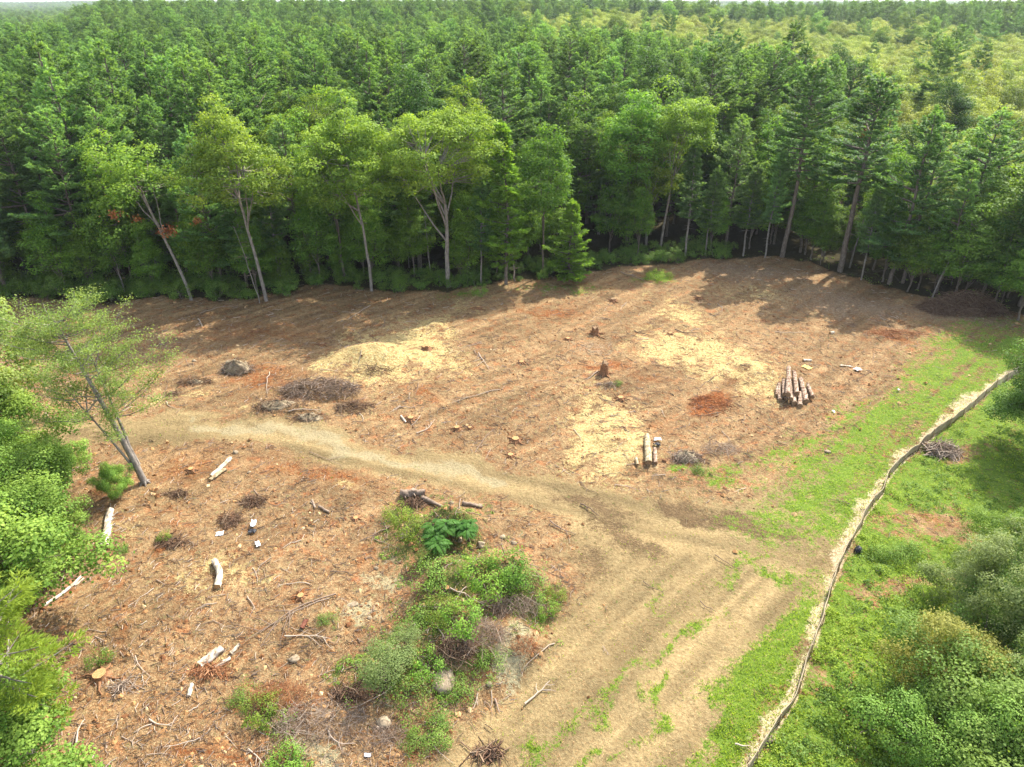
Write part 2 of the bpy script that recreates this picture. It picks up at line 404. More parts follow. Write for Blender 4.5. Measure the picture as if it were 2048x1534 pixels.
    g = np.maximum.reduce([
        .95 * sstep(-95, 50, poly_sd(x, y, [(1500, 1035), (1570, 985), (1650, 905), (1730, 835), (1830, 765), (1900, 690), (2010, 660), (2100, 690), (1990, 790), (1900, 850), (1810, 915), (1745, 1010), (1690, 1085), (1590, 1060)])),
        sstep(-60, 50, poly_sd(x, y, [(1330, 1560), (1440, 1440), (1500, 1330), (1560, 1240), (1640, 1160), (1665, 1190), (1630, 1290), (1585, 1400), (1500, 1540), (1420, 1700), (1150, 1900)])),
        .74 * line_m(x, y, [(1040, 1530, 30), (1170, 1425, 30), (1250, 1370, 20), (1345, 1290, 16), (1420, 1200, 10)]),
        .62 * line_m(x, y, [(1180, 1540, 26), (1270, 1450, 20), (1360, 1350, 14)]), .8 * line_m(x, y, [(1440, 1165, 20), (1500, 1110, 20), (1550, 1085, 22)]),
        .75 * line_m(x, y, [(1340, 1180, 20), (1330, 1240, 20)]), .6 * line_m(x, y, [(1520, 1130, 30), (1600, 1180, 50), (1520, 1300, 30)]),
        .8 * blob(x, y, 1430, 945, 60, 26, 0), .6 * blob(x, y, 1560, 905, 90, 26, -25), .5 * blob(x, y, 1480, 1000, 40, 14, 0), .5 * blob(x, y, 1830, 755, 40, 14, 20),
        .8 * blob(x, y, 1310, 560, 46, 14, 0), .5 * blob(x, y, 1120, 575, 120, 16, 0), .6 * blob(x, y, 1620, 870, 50, 20, 0), .5 * blob(x, y, 930, 588, 60, 12, 0)])
    rut = ruts(wx, wy); m['rut'] = rut
    stripe = .55 + .85 * rut
    g = g * np.where(rt > .5, 1, stripe)
    brown = np.maximum.reduce([1.0 * blob(x, y, 1850, 1060, 140, 48, 18), .8 * blob(x, y, 1790, 1180, 90, 16, 0), .8 * blob(x, y, 1890, 1160, 50, 14, 20), .7 * blob(x, y, 1920, 915, 70, 22, 0),
                               .7 * line_m(x, y, [(1760, 1200, 18), (1740, 1300, 14), (1690, 1390, 14), (1700, 1450, 12)]), .6 * blob(x, y, 1740, 1010, 50, 30, 0)])
    m['grass'] = np.clip(np.maximum(g * (.98 + .9 * w3 + .4 * w1), rt * (1.02 - .9 * brown + .9 * w3 + .6 * w2)), 0, 1)
    fu, fv, fd = path_uv(wx, wy, [P0(*q) for q in FENCE])
    side_ = fu > 0
    m['straw'] = np.where(side_, np.clip(1.25 - fd / (.60 + 1.15 * vnoise(fv / 2.6, 0 * fv, 23) * (.5 + .5 * sstep(18, 34, fv))), 0, 1), np.clip(1 - fd / .25, 0, 1)) * (.75 + 1.1 * w3)
    m['weedy'] = rt * np.clip(1.1 - brown, 0, 1)
    moss = np.maximum.reduce([sstep(-60, 60, poly_sd(x, y, [(760, 1060), (800, 1000), (960, 1030), (960, 1120), (1080, 1180), (1120, 1260), (1060, 1290), (960, 1240), (900, 1400), (720, 1400), (700, 1330), (800, 1240), (840, 1170), (780, 1100)])),
                              .8 * blob(x, y, 860, 1480, 60, 40, 0), .8 * blob(x, y, 520, 1420, 60, 40, 0), .7 * blob(x, y, 560, 1520, 60, 40, 0), .7 * blob(x, y, 960, 1330, 30, 40, 0)])
    m['moss'] = np.clip(moss * .9 + .8 * w3 * (moss > 0), 0, 1)
    for k in m:
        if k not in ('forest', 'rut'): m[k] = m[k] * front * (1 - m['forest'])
    m['grass'] = np.where(front, m['grass'], .5 * sstep(.45, .6, fbm(wx / 6, wy / 6, 77)))
    m['dirt'] = np.where(front, m['dirt'], .8)
    return m

_ = 0
def axis(lo, hi, step, far_lo, far_hi, g=1.16):
    a = list(np.arange(lo, hi + 1e-6, step))
    s = step
    while a[-1] < far_hi: s *= g; a.append(a[-1] + s)
    s = step; b = []
    c = lo
    while c > far_lo: s *= g; c -= s; b.append(c)
    return np.array(b[::-1] + a)

gx = axis(-56, 56, .24, -9000, 9000); gy = axis(14, 96, .24, -600, 14000)
GX, GY = np.meshgrid(gx, gy)
GZ = hgt(GX, GY) - .10 * (np.abs(GX) < 56) * (GY > 14) * (GY < 90) * ruts(GX, GY) * np.clip(1.7 - np.minimum(path_uv(GX, GY, PATH_A)[2] / 2.2, path_uv(GX, GY, PATH_B)[2] / 4.5), .08, 1)
nx, ny = len(gx), len(gy)
i = np.arange(ny - 1)[:, None] * nx + np.arange(nx - 1)[None, :]
gf = np.stack([i, i + 1, i + nx + 1, i + nx], -1).reshape(-1, 4)
gb = MB(); gb.add(np.stack([GX, GY, GZ], -1), gf, 4)

def ground_material():
    m, n, out = new_mat('site_ground')
    L = n.links.new
    geo = n.nodes.new('ShaderNodeNewGeometry')
    def attr(name):
        a = n.nodes.new('ShaderNodeAttribute'); a.attribute_name = name; return a.outputs['Fac']
    def noise(scale, det=5, rough=.6, vec=None):
        z = n.nodes.new('ShaderNodeTexNoise'); z.inputs['Scale'].default_value = scale; z.inputs['Detail'].default_value = det
        z.inputs['Roughness'].default_value = rough
        L(vec or geo.outputs['Position'], z.inputs['Vector']); return z.outputs['Fac']
    def math_(op, a, b, clamp=False):
        z = n.nodes.new('ShaderNodeMath'); z.operation = op; z.use_clamp = clamp
        for s, v in ((0, a), (1, b)):
            if isinstance(v, (int, float)): z.inputs[s].default_value = v
            else: L(v, z.inputs[s])
        return z.outputs[0]
    def edge(mask, nz, k, lo=.36, hi=.64):
        a = math_('ADD', mask, math_('MULTIPLY', math_('SUBTRACT', mixn, .5), k * 4.2))
        r = n.nodes.new('ShaderNodeMapRange'); L(a, r.inputs[0]); r.inputs[1].default_value = lo; r.inputs[2].default_value = hi
        return r.outputs[0]
    def mix(fac, a, b):
        z = n.nodes.new('ShaderNodeMix'); z.data_type = 'RGBA'; L(fac, z.inputs[0])
        for s, v in ((6, a), (7, b)):
            if isinstance(v, tuple): z.inputs[s].default_value = (*v, 1)
            else: L(v, z.inputs[s])
        return z.outputs[2]
    n1 = noise(.8, 6, .65); n2 = noise(5.5, 6, .75); n3 = noise(16, 3, .7); n4 = noise(2.2, 5, .7)
    n5 = noise(9.0, 4, .8)
    mixn = math_('ADD', math_('MULTIPLY', n4, .5), math_('MULTIPLY', n5, .5))
    litter = ramp(n, [(.28, (0.0612, 0.0269, 0.0093)), (.42, (0.1440, 0.0718, 0.0270)), (.54, (0.2082, 0.1185, 0.0479)), (.66, (0.3062, 0.2050, 0.0910)), (.76, (0.4043, 0.3203, 0.1663))], n2)
    litter = mix(edge(n1, n4, .8, .42, .62), litter, ramp(n, [(.3, (0.0919, 0.0449, 0.0182)), (.5, (0.1960, 0.1281, 0.0597)), (.7, (0.3369, 0.2499, 0.1196))], n3))
    dirt = ramp(n, [(.28, (0.1242, 0.0828, 0.0374)), (.5, (0.2188, 0.1566, 0.0724)), (.72, (0.2956, 0.2246, 0.1098))], n2)
    big = math_('ADD', math_('MULTIPLY', n1, .6), math_('MULTIPLY', mixn, .4))
    def band(lo, hi):
        r_ = n.nodes.new('ShaderNodeMapRange'); L(big, r_.inputs[0]); r_.inputs[1].default_value = lo; r_.inputs[2].default_value = hi; return r_.outputs[0]
    litter = mix(band(.53, .62), litter, ramp(n, [(.3, (0.1160, 0.0614, 0.0251)), (.5, (0.2784, 0.1730, 0.0741)), (.7, (0.4640, 0.3236, 0.1596))], n2))
    litter = mix(band(.47, .38), litter, ramp(n, [(.3, (0.0812, 0.0246, 0.0091)), (.5, (0.2320, 0.0893, 0.0285)), (.7, (0.3828, 0.1786, 0.0684))], n2))
    n6 = noise(1.9, 5, .75)
    def band6(src, lo, hi):
        r_ = n.nodes.new('ShaderNodeMapRange'); L(src, r_.inputs[0]); r_.inputs[1].default_value = lo; r_.inputs[2].default_value = hi; return r_.outputs[0]
    litter = mix(band6(n6, .555, .64), litter, ramp(n, [(.3, (.035, .018, .009)), (.5, (.095, .050, .024)), (.7, (.20, .12, .06))], n2))
    lv = n.nodes.new('ShaderNodeHueSaturation'); lv.inputs['Value'].default_value = 1.03; lv.inputs['Saturation'].default_value = .95
    L(litter, lv.inputs['Color']); litter = lv.outputs[0]
    c = mix(edge(attr('dirt'), n4, .5, .3, .62), litter, dirt)
    rutv = n.nodes.new('ShaderNodeHueSaturation'); mrr = n.nodes.new('ShaderNodeMapRange'); L(attr('rut'), mrr.inputs[0]); mrr.inputs[3].default_value = .70; mrr.inputs[4].default_value = 1.32
    L(mrr.outputs[0], rutv.inputs['Value']); L(c, rutv.inputs['Color']); c = rutv.outputs[0]
    pale = ramp(n, [(.3, (0.1965, 0.1525, 0.0796)), (.55, (0.2691, 0.2185, 0.1195)), (.75, (0.3208, 0.2694, 0.1553))], n2)
    c = mix(edge(attr('pale'), n4, .5), c, pale)
    chips = ramp(n, [(.30, (0.1837, 0.0961, 0.0312)), (.43, (0.3307, 0.2305, 0.0883)), (.56, (0.4287, 0.3395, 0.1507)), (.7, (0.4900, 0.4227, 0.2183))], n2)
    c = mix(edge(attr('chips'), n4, .9, .36, .62), c, chips)
    red = ramp(n, [(.3, (0.0735, 0.0180, 0.0052)), (.5, (0.1837, 0.0544, 0.0146)), (.7, (0.2818, 0.1089, 0.0312))], n2)
    c = mix(edge(attr('red'), n4, 1.0, .42, .74), c, red)
    grey = ramp(n, [(.3, (.10, .062, .034)), (.5, (.21, .142, .084)), (.7, (.36, .27, .17))], n2)
    c = mix(edge(attr('grey'), n4, 1.1, .30, .62), c, grey)
    bare = ramp(n, [(.3, (0.1837, 0.1505, 0.0806)), (.5, (0.2818, 0.2434, 0.1377)), (.7, (0.3675, 0.3331, 0.2027))], n2)
    c = mix(edge(attr('bare'), n4, .8), c, bare)
    dark = ramp(n, [(.3, (0.0643, 0.0384, 0.0182)), (.5, (0.1133, 0.0737, 0.0364)), (.75, (0.1837, 0.1281, 0.0650))], n2)
    c = mix(edge(attr('dark'), n4, .8, .35, .75), c, dark)
    grass = ramp(n, [(.28, (0.0459, 0.0818, 0.0104)), (.5, (0.1010, 0.1601, 0.0182)), (.72, (0.1837, 0.2349, 0.0390))], n2)
    c = mix(edge(attr('grass'), n4, 1.2, .42, .66), c, grass)
    moss = ramp(n, [(.3, (0.0317, 0.0488, 0.0091)), (.5, (0.0792, 0.0976, 0.0205)), (.7, (0.1478, 0.1263, 0.0502))], n2)
    c = mix(edge(attr('moss'), n4, 1.2, .45, .7), c, moss)
    straw = ramp(n, [(.3, (.22, .155, .08)), (.5, (.42, .33, .20)), (.7, (.54, .45, .30))], n2)
    c = mix(edge(attr('straw'), n4, .55, .40, .60), c, straw)
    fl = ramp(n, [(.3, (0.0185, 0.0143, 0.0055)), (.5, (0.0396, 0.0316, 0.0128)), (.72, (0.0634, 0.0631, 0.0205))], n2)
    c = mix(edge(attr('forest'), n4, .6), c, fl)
    pb = n.nodes.new('ShaderNodeBsdfPrincipled'); pb.inputs['Roughness'].default_value = .95; pb.inputs['Specular IOR Level'].default_value = .1
    L(c, pb.inputs['Base Color'])
    b = n.nodes.new('ShaderNodeBump'); b.inputs['Strength'].default_value = .75; b.inputs['Distance'].default_value = .22
    hsum = math_('ADD', math_('MULTIPLY', n2, .8), math_('MULTIPLY', n4, .9))
    L(hsum, b.inputs['Height']); L(b.outputs[0], pb.inputs['Normal'])
    L(pb.outputs[0], out.inputs[0])
    return m

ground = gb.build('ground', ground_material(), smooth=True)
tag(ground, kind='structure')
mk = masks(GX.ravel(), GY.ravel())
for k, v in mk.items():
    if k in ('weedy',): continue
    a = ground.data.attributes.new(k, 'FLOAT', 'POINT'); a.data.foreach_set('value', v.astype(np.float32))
# ------------------------------------------------------------------ tree builders (local coordinates, base at the origin)
def cards(rng, c, d, n, L, Wd):
    """leaf cards: centre c, long axis d, normal n, length L, width Wd: pointed quads"""
    d = unit(d); s = unit(np.cross(n, d))
    L = np.broadcast_to(np.asarray(L, float), (len(c),))[:, None]; Wd = np.broadcast_to(np.asarray(Wd, float), (len(c),))[:, None]
    return np.stack([c - d * L * .5, c + s * Wd * .5 - d * L * .05, c + d * L * .5, c - s * Wd * .5 - d * L * .05], 1)

def make_pine(seed, H=22, cb=7, spread=3.4, tufts=17, tl=.38, tw=.125, whorl=1.1, droop=0.0, dead=True, asym=0.35, tr=.22, top_round=.75, twig=.38, fore=False):
    rng = np.random.default_rng(seed)
    cr, tk, dd = MB(), MB(), MB()
    n = 12
    zz = np.linspace(-.4, H, n)
    wob = np.cumsum(rng.normal(0, .07, (n, 2)), 0); wob[:2] = 0
    tp = np.column_stack([wob, zz])
    tk.tube(tp, tr * (1 - np.linspace(0, 1, n)) ** .75 + .02, 8)
    at = lambda z: np.array([np.interp(z, zz, tp[:, 0]), np.interp(z, zz, tp[:, 1]), z])
    C, D, T = [], [], []
    az0 = rng.uniform(0, 6.28)
    z = cb
    while z < H - .3:
        u = (z - cb) / (H - cb)
        k = rng.integers(4, 6) if u < .85 else 4
        ph = rng.uniform(0, 6.28)
        for j in range(k):
            az = ph + j * 6.283 / k + rng.uniform(-.35, .35)
            Lb = spread * ((1 - u) ** top_round * (.72 + .28 * min(1, u * 5)) + .05) * rng.uniform(.45, 1.25) * (1 + asym * math.cos(az - az0))
            if rng.random() < .08 * (1 - u): Lb *= .4
            el = -.12 - droop + u * .75 + rng.uniform(-.12, .12)
            o = at(z + rng.uniform(-.2, .2)); h = np.array((math.cos(az), math.sin(az), 0.))
            s = np.linspace(0, 1, 6)
            curve = o + s[:, None] * Lb * (h * math.cos(el) + np.array((0, 0, math.sin(el)))) + np.array((0, 0, 1.)) * (s ** 2)[:, None] * Lb * .16
            tk.tube(curve, np.linspace(.022 * Lb + .012, .008, 6), 4, cap=False)
            side = np.array((-h[1], h[0], 0))
            st = np.arange(.34 if Lb > 1.2 else .1, 1.0, twig / max(Lb, .4))
            for sv in st:
                p = np.array([np.interp(sv, s, curve[:, i]) for i in range(3)])
                for sg in (-1, 1):
                    l2 = (.42 * Lb * (1.08 - sv) + .18) * rng.uniform(.6, 1.2)
                    dr = unit(h * rng.uniform(.5, .95) + side * sg * rng.uniform(.5, 1.0) + np.array((0, 0, rng.uniform(-.06, .16))))
                    nt_ = max(1, int(l2 / .26))
                    q = np.arange(1, nt_ + 1) / nt_ * l2
                    pts = p + dr * q[:, None] + np.array((0, 0, 1.)) * (q ** 2)[:, None] * .10
                    C.append(pts); D.append(np.repeat(dr[None], nt_, 0)); T.append(np.full(nt_, sv * .35 + u * .15 + rng.uniform(0, .35)))
            C.append(curve[-1:]); D.append(unit(h * .8 + np.array((0, 0, .5)))[None]); T.append(np.array([.8]))
        z += whorl * rng.uniform(.75, 1.3) * (1 - .35 * u)
    C.append(np.array([at(H), at(H) - (0, 0, .3)])); D.append(np.array([[0, 0, 1.], [0, 0, 1.]])); T.append(np.array([.9, .8]))
    C = np.concatenate(C); D = np.concatenate(D); T = np.concatenate(T)
    n = len(C)
    c = np.repeat(C, tufts, 0); d = np.repeat(D, tufts, 0); t = np.repeat(T, tufts)
    m = len(c)
    d = unit(d + rng.normal(0, .5, (m, 3)) * (1, 1, .6) + np.array((0, 0, .16)))
    nn = unit(rng.normal(0, .42, (m, 3)) + np.array((0, 0, 1.)))
    c = c + d * tl * .35 + rng.normal(0, .08, (m, 3)) * (1, 1, .5)
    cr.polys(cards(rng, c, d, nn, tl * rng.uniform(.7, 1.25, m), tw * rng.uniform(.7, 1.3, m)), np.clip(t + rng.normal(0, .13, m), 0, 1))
    if dead:
        zz2 = np.arange(max(1.2, cb * .3), cb + 1.5, .38)
        for z2 in zz2:
            if rng.random() < .3: continue
            for _ in range(rng.integers(1, 4)):
                az = rng.uniform(0, 6.28); Lb = rng.uniform(.5, 1.9) * spread / 3.4
                h = np.array((math.cos(az), math.sin(az), rng.uniform(-.35, .15)))
                o = at(z2); s = np.linspace(0, 1, 4)[:, None]
                cu = o + s * Lb * h + np.array((0, 0, -.12)) * s ** 2 * Lb
                tk.tube(cu, [.026, .018, .012, .006], 3, cap=False)
    return cr, tk

def crown_pts(rng, n, shape, cz, rx, rz, lump=.25):
    """cluster centres near the surface of an uneven ellipsoid, fewer underneath"""
    v = unit(rng.normal(0, 1, (n * 3, 3)))
    v = v[v[:, 2] > -.62][:n]
    r = rng.uniform(.50, 1.0, len(v)) ** .6
    lum = 1 + lump * (np.sin(v[:, 0] * 4 + shape) * np.cos(v[:, 1] * 3.4 + shape * 2) + .6 * np.sin(v[:, 2] * 5 + shape * 3))
    return v * (r * lum)[:, None] * np.array((rx, rx, rz)) + np.array((0, 0, cz))

def make_broad(seed, H=19, cb=8, rx=3.8, ncl=110, per=130, leaf=.24, cl=.95, tr=.24, lean=(0, 0), fork=.45, lump=.28, gaps=.0, stems=1, limb_s=4, flat=.62, squash=1.0, bend=None):
    rng = np.random.default_rng(seed)
    cr, tk = MB(), MB()
    lean = np.array((lean[0], lean[1], 0.))
    cz = (H + cb) / 2; rz = (H - cb) / 2 * squash
    cc = crown_pts(rng, ncl, seed * 1.7, cz, rx, rz, lump)
    off = lambda z: lean * (np.clip(z / H, 0, 1.1) ** 1.3)[..., None]
    cc = cc + off(cc[:, 2])
    nodes = []
    for sidx in range(stems):
        base = np.array((0, 0, -.3)) if stems == 1 else np.array((rng.normal(0, .25), rng.normal(0, .25), -.3))
        fz = cb + (H - cb) * fork * rng.uniform(.7, 1.2) * .5
        n = 8; zz = np.linspace(-.3, fz, n)
        tp = np.column_stack([np.zeros(n), np.zeros(n), zz]) + off(zz) + base * np.array((1, 1, 0))
        tp[1:, :2] += np.cumsum(rng.normal(0, .05, (n - 1, 2)), 0)
        if stems > 1: tp[:, :2] += np.linspace(0, 1, n)[:, None] * rng.normal(0, rx * .25, 2)
        rr = tr / math.sqrt(stems)
        tk.tube(tp, np.linspace(rr * 1.12, rr * .62, n), 8)
        nodes.append(tp[n // 2 + 1:])
        nl = max(3, int(6 / stems + 1))
        idx = rng.choice(len(cc), nl, replace=False)
        for k in range(nl):
            tgt = cc[idx[k]] * .82 + np.array((tp[-1][0], tp[-1][1], cz)) * .18
            o = tp[-1] if k < 3 else tp[rng.integers(n // 2, n)]
            s = np.linspace(0, 1, 7)[:, None]
            mid = (o + tgt) / 2 + np.array((0, 0, -.08)) * np.linalg.norm(tgt - o) + rng.normal(0, .25, 3)
            cu = (1 - s) ** 2 * o + 2 * s * (1 - s) * mid + s ** 2 * tgt
            cu += rng.normal(0, .07, cu.shape) * np.sin(s * math.pi)
            tk.tube(cu, np.linspace(rr * .5, rr * .12, 7), 5, cap=False)
            nodes.append(cu[1:])
    nodes = np.concatenate(nodes)
    for c in cc:
        q = nodes[np.argmin(((nodes - c) ** 2).sum(1) + 1.5 * np.maximum(0, nodes[:, 2] - c[2] + .3))]
        s = np.linspace(0, 1, 4)[:, None]
        cu = q + (c - q) * s + rng.normal(0, .1, (4, 3)) * np.sin(s * math.pi)
        tk.tube(cu, np.linspace(.05, .015, 4) * min(1.5, tr * 4), 3, cap=False)
    sz = cl * rng.uniform(.6, 1.3, len(cc))
    pe = np.maximum(6, (per * (sz / cl) ** 2)).astype(int)
    c0 = np.repeat(cc, pe, 0); s0 = np.repeat(sz, pe); tb = np.repeat(rng.uniform(0, .55, len(cc)), pe)
    m = len(c0)
    v = unit(rng.normal(0, 1, (m, 3))); v[:, 2] = np.abs(v[:, 2]) * np.where(rng.random(m) < .72, 1, -1)
    rad = rng.uniform(.35, 1, m) ** .5 * (1 + np.maximum(0, rng.normal(0, .28, m)))
    off_ = v * (rad * s0)[:, None] * np.array((1, 1, flat))
    p = c0 + off_
    nn = unit(v * .8 + np.array((0, 0, .75)) + rng.normal(0, .45, (m, 3)))
    d = unit(np.cross(nn, rng.normal(0, 1, (m, 3))))
    lf = leaf * rng.uniform(.65, 1.3, m)
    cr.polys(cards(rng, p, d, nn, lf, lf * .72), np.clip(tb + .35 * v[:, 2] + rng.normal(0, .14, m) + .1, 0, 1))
    return cr, tk

def make_shrub(seed, H=1.6, rx=1.1, n=1800, leaf=.09, stems=7, lump=.3, open_=.35):
    rng = np.random.default_rng(seed)
    cr, tk = MB(), MB()
    cc = crown_pts(rng, 26, seed * 1.3, H * .52, rx, H * .5, lump)
    cc[:, 2] = np.maximum(cc[:, 2], .08)
    for k in range(stems):
        t = cc[rng.integers(len(cc))]
        s = np.linspace(0, 1, 4)[:, None]
        cu = t * s * np.array((1, 1, 1)) + np.array((0, 0, .15)) * np.sin(s * 3.14) + np.array((0, 0, -.05)) * (1 - s)
        tk.tube(cu, np.linspace(.03, .01, 4) * (H / 1.5), 4, cap=False)
    k = rng.integers(0, len(cc), n)
    v = unit(rng.normal(0, 1, (n, 3)))
    p = cc[k] + v * (rng.uniform(.2, 1, n) ** .5)[:, None] * open_ * rx * np.array((1, 1, .8))
    p += rng.normal(0, .13 * rx, p.shape) * (rng.random(n) < .35)[:, None]
    p[:, 2] = np.abs(p[:, 2]) + .01
    ax = unit(p - np.array((0, 0, H * .35)))
    nn = unit(ax * .5 + v * .4 + np.array((0, 0, .7)) + rng.normal(0, .4, (n, 3)))
    d = unit(np.cross(nn, rng.normal(0, 1, (n, 3))))
    lf = leaf * rng.uniform(.6, 1.35, n)
    tb = rng.uniform(0, .5, len(cc))[k]
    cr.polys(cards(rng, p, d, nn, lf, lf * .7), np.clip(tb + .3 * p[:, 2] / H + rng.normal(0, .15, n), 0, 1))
    return cr, tk

def make_sumac(seed, H=1.8, n=34, fl=.95):
    rng = np.random.default_rng(seed)
    cr, tk = MB(), MB()
    for st in range(4):
        top = np.array((rng.normal(0, .5), rng.normal(0, .5), H * rng.uniform(.75, 1)))
        s = np.linspace(0, 1, 5)[:, None]
        tk.tube(top * s + rng.normal(0, .03, (5, 3)), np.linspace(.04, .02, 5), 5, cap=False)
        for k in range(n // 4):
            az = rng.uniform(0, 6.28); h = np.array((math.cos(az), math.sin(az), 0.))
            o = top * rng.uniform(.7, 1); L = fl * rng.uniform(.7, 1.15)
            u = np.linspace(.12, 1, 15)
            sp = o + h * (u * L)[:, None] + np.array((0, 0, 1.)) * (.45 * u - .75 * u ** 2)[:, None] * L
            sd = np.array((-h[1], h[0], 0.))
            for sg in (-1, 1):
                ll = .22 * np.sin(u * 2.6 + .4) + .05
                d = unit(np.repeat((sd * sg * .95 + h * .35)[None], 15, 0) + np.array((0, 0, -.25)))
                c = sp + d * ll[:, None] * .5
                nn = np.repeat(np.array((0, 0, 1.))[None], 15, 0) + rng.normal(0, .2, (15, 3))
                cr.polys(cards(rng, c, d, unit(nn), ll, ll * .36), np.clip(rng.uniform(.1, .7) + rng.normal(0, .1, 15), 0, 1))
    return cr, tk

PROTO = {}
def proto(key, name, mk, leafm, barkm):
    PROTO[key] = dict(name=name, mk=mk, leaf=leafm, bark=barkm, root=None, kids=None)

def place(key, loc, rz=0, sc=1.0, label=None, cat='tree', group=None):
    """first use builds the thing, later uses copy it with its parts"""
    p = PROTO[key]
    if p['root'] is None:
        cr, tk = p['mk']()
        r = empty(p['name'])
        leafname = 'foliage' if cat == 'shrub' else 'crown'
        barkname = 'stems' if cat == 'shrub' else 'trunk'
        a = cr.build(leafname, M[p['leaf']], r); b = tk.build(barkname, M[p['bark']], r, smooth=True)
        p['root'] = r; p['kids'] = [a, b]
        r.location = loc; r.rotation_euler = (0, 0, rz); r.scale = (sc,) * 3 if np.isscalar(sc) else sc
        return tag(r, label, cat, group)
    return copy_tree(p['root'], p['kids'], loc, rz, sc, label, cat, group)

for i_, (H, cb, sp, tr_) in enumerate([(22, 6, 5.0, .72), (20, 5, 4.5, .62), (23, 7, 5.3, .66), (18, 3.5, 4.2, .85), (21, 6.5, 4.9, .5)]):
    proto('pine%d' % i_, 'white_pine', (lambda i=i_, H=H, cb=cb, sp=sp, t=tr_: make_pine(100 + i, H, cb, sp, top_round=t)), 'pine', 'bark')
proto('slim0', 'white_pine', lambda: make_pine(131, 15, 5.5, 1.9, whorl=.6, twig=.3, tr=.13, asym=.15), 'pine', 'pale_bark')
proto('slim1', 'white_pine', lambda: make_pine(132, 12, 4.0, 1.7, whorl=.55, twig=.3, tr=.10, asym=.2), 'pine', 'pale_bark')
proto('big0', 'white_pine', lambda: make_pine(141, 24, 10.5, 4.3, whorl=.75, tr=.30, asym=.25, top_round=.6, tufts=17), 'pine', 'bark')
proto('big1', 'white_pine', lambda: make_pine(142, 23, 11, 3.9, whorl=.8, tr=.30, asym=.35, top_round=.55, tufts=17), 'pine', 'bark')
for i_, (H, cb, rx, n_) in enumerate([(19, 7.5, 4.8, 150), (20, 6, 5.2, 180), (18, 9.5, 3.9, 100), (17, 5, 4.3, 150)]):
    proto('oak%d' % i_, 'oak_tree', (lambda i=i_, H=H, cb=cb, rx=rx, n=n_: make_broad(200 + i, H, cb, rx, n, per=125)), 'oak', 'pale_bark')
for i_, (H, cb, rx, n_) in enumerate([(16, 3, 3.0, 130), (13, 1.5, 2.7, 110), (18, 5, 3.3, 140)]):
    proto('maple%d' % i_, 'maple_tree', (lambda i=i_, H=H, cb=cb, rx=rx, n=n_: make_broad(220 + i, H, cb, rx, n, per=110, leaf=.25, tr=.14)), 'maple', 'bark')
proto('darkoak', 'oak_tree', lambda: make_broad(231, 17, 2, 4.2, 190, per=120, leaf=.26), 'dark_leaf', 'bark')
for i_, (H, cb, rx, n_) in enumerate([(13, 3.0, 3.8, 130), (12, 3.5, 3.3, 100)]):
    proto('grove%d' % i_, 'swamp_maple', (lambda i=i_, H=H, cb=cb, rx=rx, n=n_: make_broad(240 + i, H, cb, rx, n, per=120, leaf=.24, cl=.95, tr=.12, lump=.35)), 'grove', 'pale_bark')
for i_ in range(3):
    proto('shrub%d' % i_, 'leafy_shrub', (lambda i=i_: make_shrub(260 + i, 1.7 + .2 * i, 1.2, 1500, .13)), 'shrub', 'bark')
# ------------------------------------------------------------------ the forest edge, tree by tree (base x, base y, top y, kind, width factor, label)
PH = dict(pine0=22, pine1=20, pine2=23, pine3=18, pine4=21, slim0=15, slim1=12, big0=24, big1=23, oak0=19.5, oak1=20.5, oak2=18.5, oak3=17.5,
          maple0=16.5, maple1=13.5, maple2=18.5, darkoak=17.5, grove0=13.3, grove1=12.3)

def h_top(y, top_py):
    return CAM_H - y * math.tan(PITCH + math.atan((top_py - 767) / F))

proto('oakB', 'oak_tree', lambda: make_broad(301, 19.5, 8, 5.0, 170, per=150, fork=.5, tr=.19, lean=(-1.5, 0)), 'front_oak', 'pale_bark')
proto('oakC', 'oak_tree', lambda: make_broad(302, 20.5, 7.5, 5.3, 190, per=150, fork=.5, tr=.17, lean=(-.8, 0)), 'front_oak', 'pale_bark')
proto('oakD', 'oak_tree', lambda: make_broad(303, 20.5, 8.5, 5.9, 210, per=150, fork=.25, tr=.26), 'front_oak', 'pale_bark')
proto('oakE', 'oak_tree', lambda: make_broad(304, 18, 12.3, 3.0, 60, per=170, fork=.3, tr=.15, lean=(1.9, 0), lump=.4), 'front_oak', 'pale_bark')
proto('oakA', 'oak_tree', lambda: make_broad(305, 14.5, 10, 3.3, 52, per=130, fork=.3, tr=.15, lean=(-4.0, 1), lump=.45), 'front_oak', 'pale_bark')
proto('young', 'young_pine', lambda: make_pine(306, 9.6, .5, 3.0, tufts=14, whorl=.42, twig=.26, top_round=.95, dead=False, tl=.30, tw=.10, tr=.12), 'young_pine', 'bark')
proto('conA', 'white_pine', lambda: make_pine(307, 16, 2.5, 2.6, tufts=14, whorl=.6, twig=.3, top_round=.8, tr=.15), 'young_pine', 'bark')
PH.update(oakA=14.8, oakB=20, oakC=21, oakD=21, oakE=18.3, young=9.7, conA=16)

